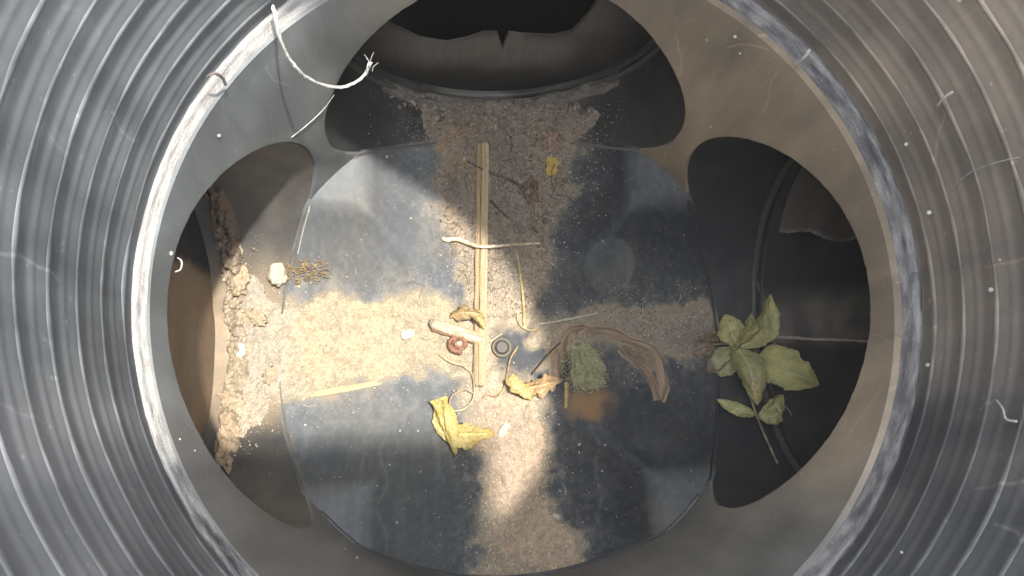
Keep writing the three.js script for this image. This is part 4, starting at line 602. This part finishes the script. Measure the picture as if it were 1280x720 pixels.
{ // the yellow chip, the pink clump and a few pale flakes
  const chip = (px, py, L, W, ang, c1, c2, seed, name, label, cat, lift = 0.003, group) => { const p = on(px, py, lift), g = sheet(10, 8, 0.0011, (u, v) => { const x = (u - 0.5) * L * (1 + 0.3 * (vn(v * 4 + seed, 2) - 0.5)), z = (v - 0.5) * W * (1 + 0.4 * (vn(u * 4 + seed, 7) - 0.5)) * (1 - 0.35 * Math.abs(2 * u - 1) ** 3); return V(p.x + x * Math.cos(ang) + z * Math.sin(ang), p.y + 0.0016 * (vn(u * 3 + seed, v * 3) - 0.5) + 0.001, p.z - x * Math.sin(ang) + z * Math.cos(ang)); }, (u, v) => mix3(c1, c2, vn(u * 6 + seed, v * 6))); return single(name, g, M.leaf, label, cat, group); };
  chip(690, 208, 0.021, 0.0125, 1.45, [0.6, 0.42, 0.1], [0.4, 0.25, 0.05], 3, 'yellow_chip', 'bright yellow chip lying in the grey crumbs near the far opening', 'chip', 0.005);
  chip(630, 537, 0.017, 0.0065, 1.0, [0.7, 0.62, 0.5], [0.5, 0.4, 0.3], 5, 'pale_flake', 'large pale flake on the silt just right of the yellow leaf', 'flake', 0.002);
  chip(695, 645, 0.0075, 0.0045, -0.5, [0.6, 0.5, 0.4], [0.45, 0.36, 0.27], 6, 'small_flake', 'small pale flake low on the silt near the near wall', 'flake', 0.0015);
  chip(510, 418, 0.013, 0.008, 0.3, [0.62, 0.58, 0.5], [0.5, 0.44, 0.34], 9, 'white_scrap', 'whitish paper-thin scrap on the silt left of the short stick', 'scrap', 0.002);
  chip(432, 486, 0.062, 0.006, 0.14, [0.56, 0.48, 0.28], [0.42, 0.34, 0.18], 11, 'flat_straw', 'flat straw blade along the lower edge of the left silt', 'straw', 0.0025);
  const p = on(691, 176, 0.002), g = blob(0.0098, 44, [0.95, 0.6, 1.1], 0.85, 4.2, 5, (n, d) => mix3([0.46, 0.31, 0.24], [0.12, 0.08, 0.06], clamp(2.6 * (0.62 - 0.6 * n - 0.4 * vn(d.x * 9 + 20, d.z * 9 + 20, d.y * 9 + 20.1))))); g.translate(p.x, p.y + 0.002, p.z); single('pinkish_clump', g, M.dirt, 'pinkish brown clump above the yellow chip', 'clump');
}
// ---------------------------------------------------------------- string, threads and scraps on the walls
const at = (px, py, r) => onCyl(px, py, r);
{
  const pts = [at(341, 6, 0.229), at(345, 24, 0.222), at(350, 48, 0.217), at(362, 74, 0.212), at(380, 94, 0.207), at(404, 106, 0.203), at(428, 109, 0.2), at(446, 102, 0.2), at(457, 92, 0.2), at(463, 78, 0.2)];
  const o = thing('white_string', 'frayed white string hanging from the ring across the far left wall', 'string', [pts[0].x, pts[9].y, pts[0].z]);
  const c = new THREE.CatmullRomCurve3(pts), strands = [];
  for (let s = 0; s < 3; s++) { const q = []; for (let i = 0; i <= 90; i++) { const t = i / 90, p = c.getPointAt(t), a = t * 42 + s * 2.094, r = 0.00055 * (1 + 0.8 * Math.pow(t, 6)) + 0.0006 * (vn(t * 9, s) - 0.5); q.push(p.add(V(Math.cos(a) * r, Math.sin(a) * r * 0.5, Math.sin(a) * r))); } mesh('strand', local(tube(q, (v) => 0.00058 + 0.0003 * vn(v * 30, s + 4), { seg: 200, sides: 7, color: (v) => mix3([0.7, 0.69, 0.66], [0.34, 0.32, 0.29], vn(v * 60, s)) }), o), M.string, o); }
}
{ const o = scene.getObjectByName('white_string'), e = at(463, 78, 0.2), t = [], rnd = mulberry(3); for (let k = 0; k < 4; k++) { const a = e.clone().add(V((rnd() - 0.5) * 0.003, (rnd() - 0.5) * 0.002, (rnd() - 0.2) * 0.01)), b = a.clone().add(V((rnd() - 0.4) * 0.012, (rnd() - 0.5) * 0.006, -0.002 - rnd() * 0.008)); t.push(tube([a, a.clone().lerp(b, 0.5).add(V((rnd() - 0.5) * 0.004, 0, (rnd() - 0.5) * 0.003)), b], 0.00013, { seg: 10, sides: 5, color: () => [0.66, 0.65, 0.62] })); } mesh('frayed_end', local(mergeGeometries(t), o), M.string, o); }
function thread(pts, r, c1, c2, name, label, cat, group, seed = 1) { return single(name, tube(pts, (v) => r * (0.7 + 0.6 * vn(v * 20, seed)), { seg: 50, sides: 6, color: (v) => mix3(c1, c2, vn(v * 30, seed)) }), M.string, label, cat, group); }
thread([at(258, 96, 0.2245), at(266, 92, 0.2215), at(278, 97, 0.222), at(282, 106, 0.2225)], 0.0009, [0.12, 0.1, 0.09], [0.25, 0.22, 0.2], 'dark_scrap', 'small dark twig caught on the pale ring at far left', 'twig');
thread([at(992, 84, 0.2235), at(1000, 76, 0.2225), at(1008, 68, 0.2235), at(1013, 61, 0.227)], 0.0011, [0.5, 0.47, 0.43], [0.34, 0.31, 0.28], 'grey_splinter', 'pale grey splinter bridging the dark ring at far right', 'splinter');
thread([at(418, 118, 0.221), at(404, 137, 0.2235), at(384, 156, 0.2236), at(364, 172, 0.2238)], 0.00032, [0.75, 0.74, 0.7], [0.5, 0.5, 0.48], 'fine_thread', 'fine white thread between the far and left openings', 'thread');
thread([on(372, 318, 0.001), on(378, 292, 0.001), on(386, 262, 0.001), on(391, 236, 0.001)], 0.0006, [0.6, 0.6, 0.58], [0.35, 0.36, 0.36], 'grey_thread', 'thin grey thread on the floor beside the left opening', 'thread');
thread([at(222, 322, 0.2235), at(227, 327, 0.219), at(226, 336, 0.219), at(219, 340, 0.2235)], 0.0005, [0.75, 0.75, 0.72], [0.5, 0.5, 0.48], 'thread_loop', 'tiny white thread loop at the left opening edge', 'thread');
thread([at(1172, 132, 0.2338), at(1178, 124, 0.231), at(1186, 118, 0.232), at(1192, 114, 0.2338)], 0.0008, [0.42, 0.39, 0.35], [0.3, 0.28, 0.25], 'hooked_fibre', 'short hooked fibre on the ribs at far right', 'fibre');
thread([at(1192, 232, 0.2336), at(1212, 216, 0.2315), at(1242, 204, 0.2312), at(1275, 196, 0.2336)], 0.0003, [0.36, 0.34, 0.31], [0.25, 0.24, 0.22], 'long_hair', 'long fine hair across the ribs at the right', 'hair');
thread([at(1246, 500, 0.2338), at(1254, 512, 0.2318), at(1258, 524, 0.232), at(1272, 527, 0.2338)], 0.0006, [0.38, 0.37, 0.35], [0.26, 0.25, 0.24], 'bent_fibre', 'bent grey fibre stuck on the ribs at lower right', 'fibre');
{ // the torn film hanging on the far side of the right pipe
  const g = sheet(50, 24, 0.0012, (u, v) => { const x = lerp(0.276, 0.385, u), th = -lerp(1.75, 0.82 + 0.1 * (vn(u * 5, 3) - 0.5) + 0.015 * (vn(u * 25, 8) - 0.5) - 0.1 * sstep(0.2, 0.5, u) * sstep(0.95, 0.6, u), v); return pipePoint(x, th, RP - 0.003 - 0.014 * v * v - 0.002 * vn(u * 8, v * 5)); }, (u, v) => mix3(mix3([0.16, 0.135, 0.118], [0.09, 0.075, 0.068], fbm(u * 6, v * 6, 0, 3)), [0.36, 0.33, 0.3], sstep(0.96, 0.99, v) * vn(u * 9, 4)));
  single('torn_film', g, M.leaf, 'torn brown grey film hanging inside the right pipe', 'film');
}
scene.fog = new THREE.FogExp2(0xdedad2, 0.009);          // dust hanging in the shaft
scene.updateMatrixWorld(true);
renderer.render(scene, camera);
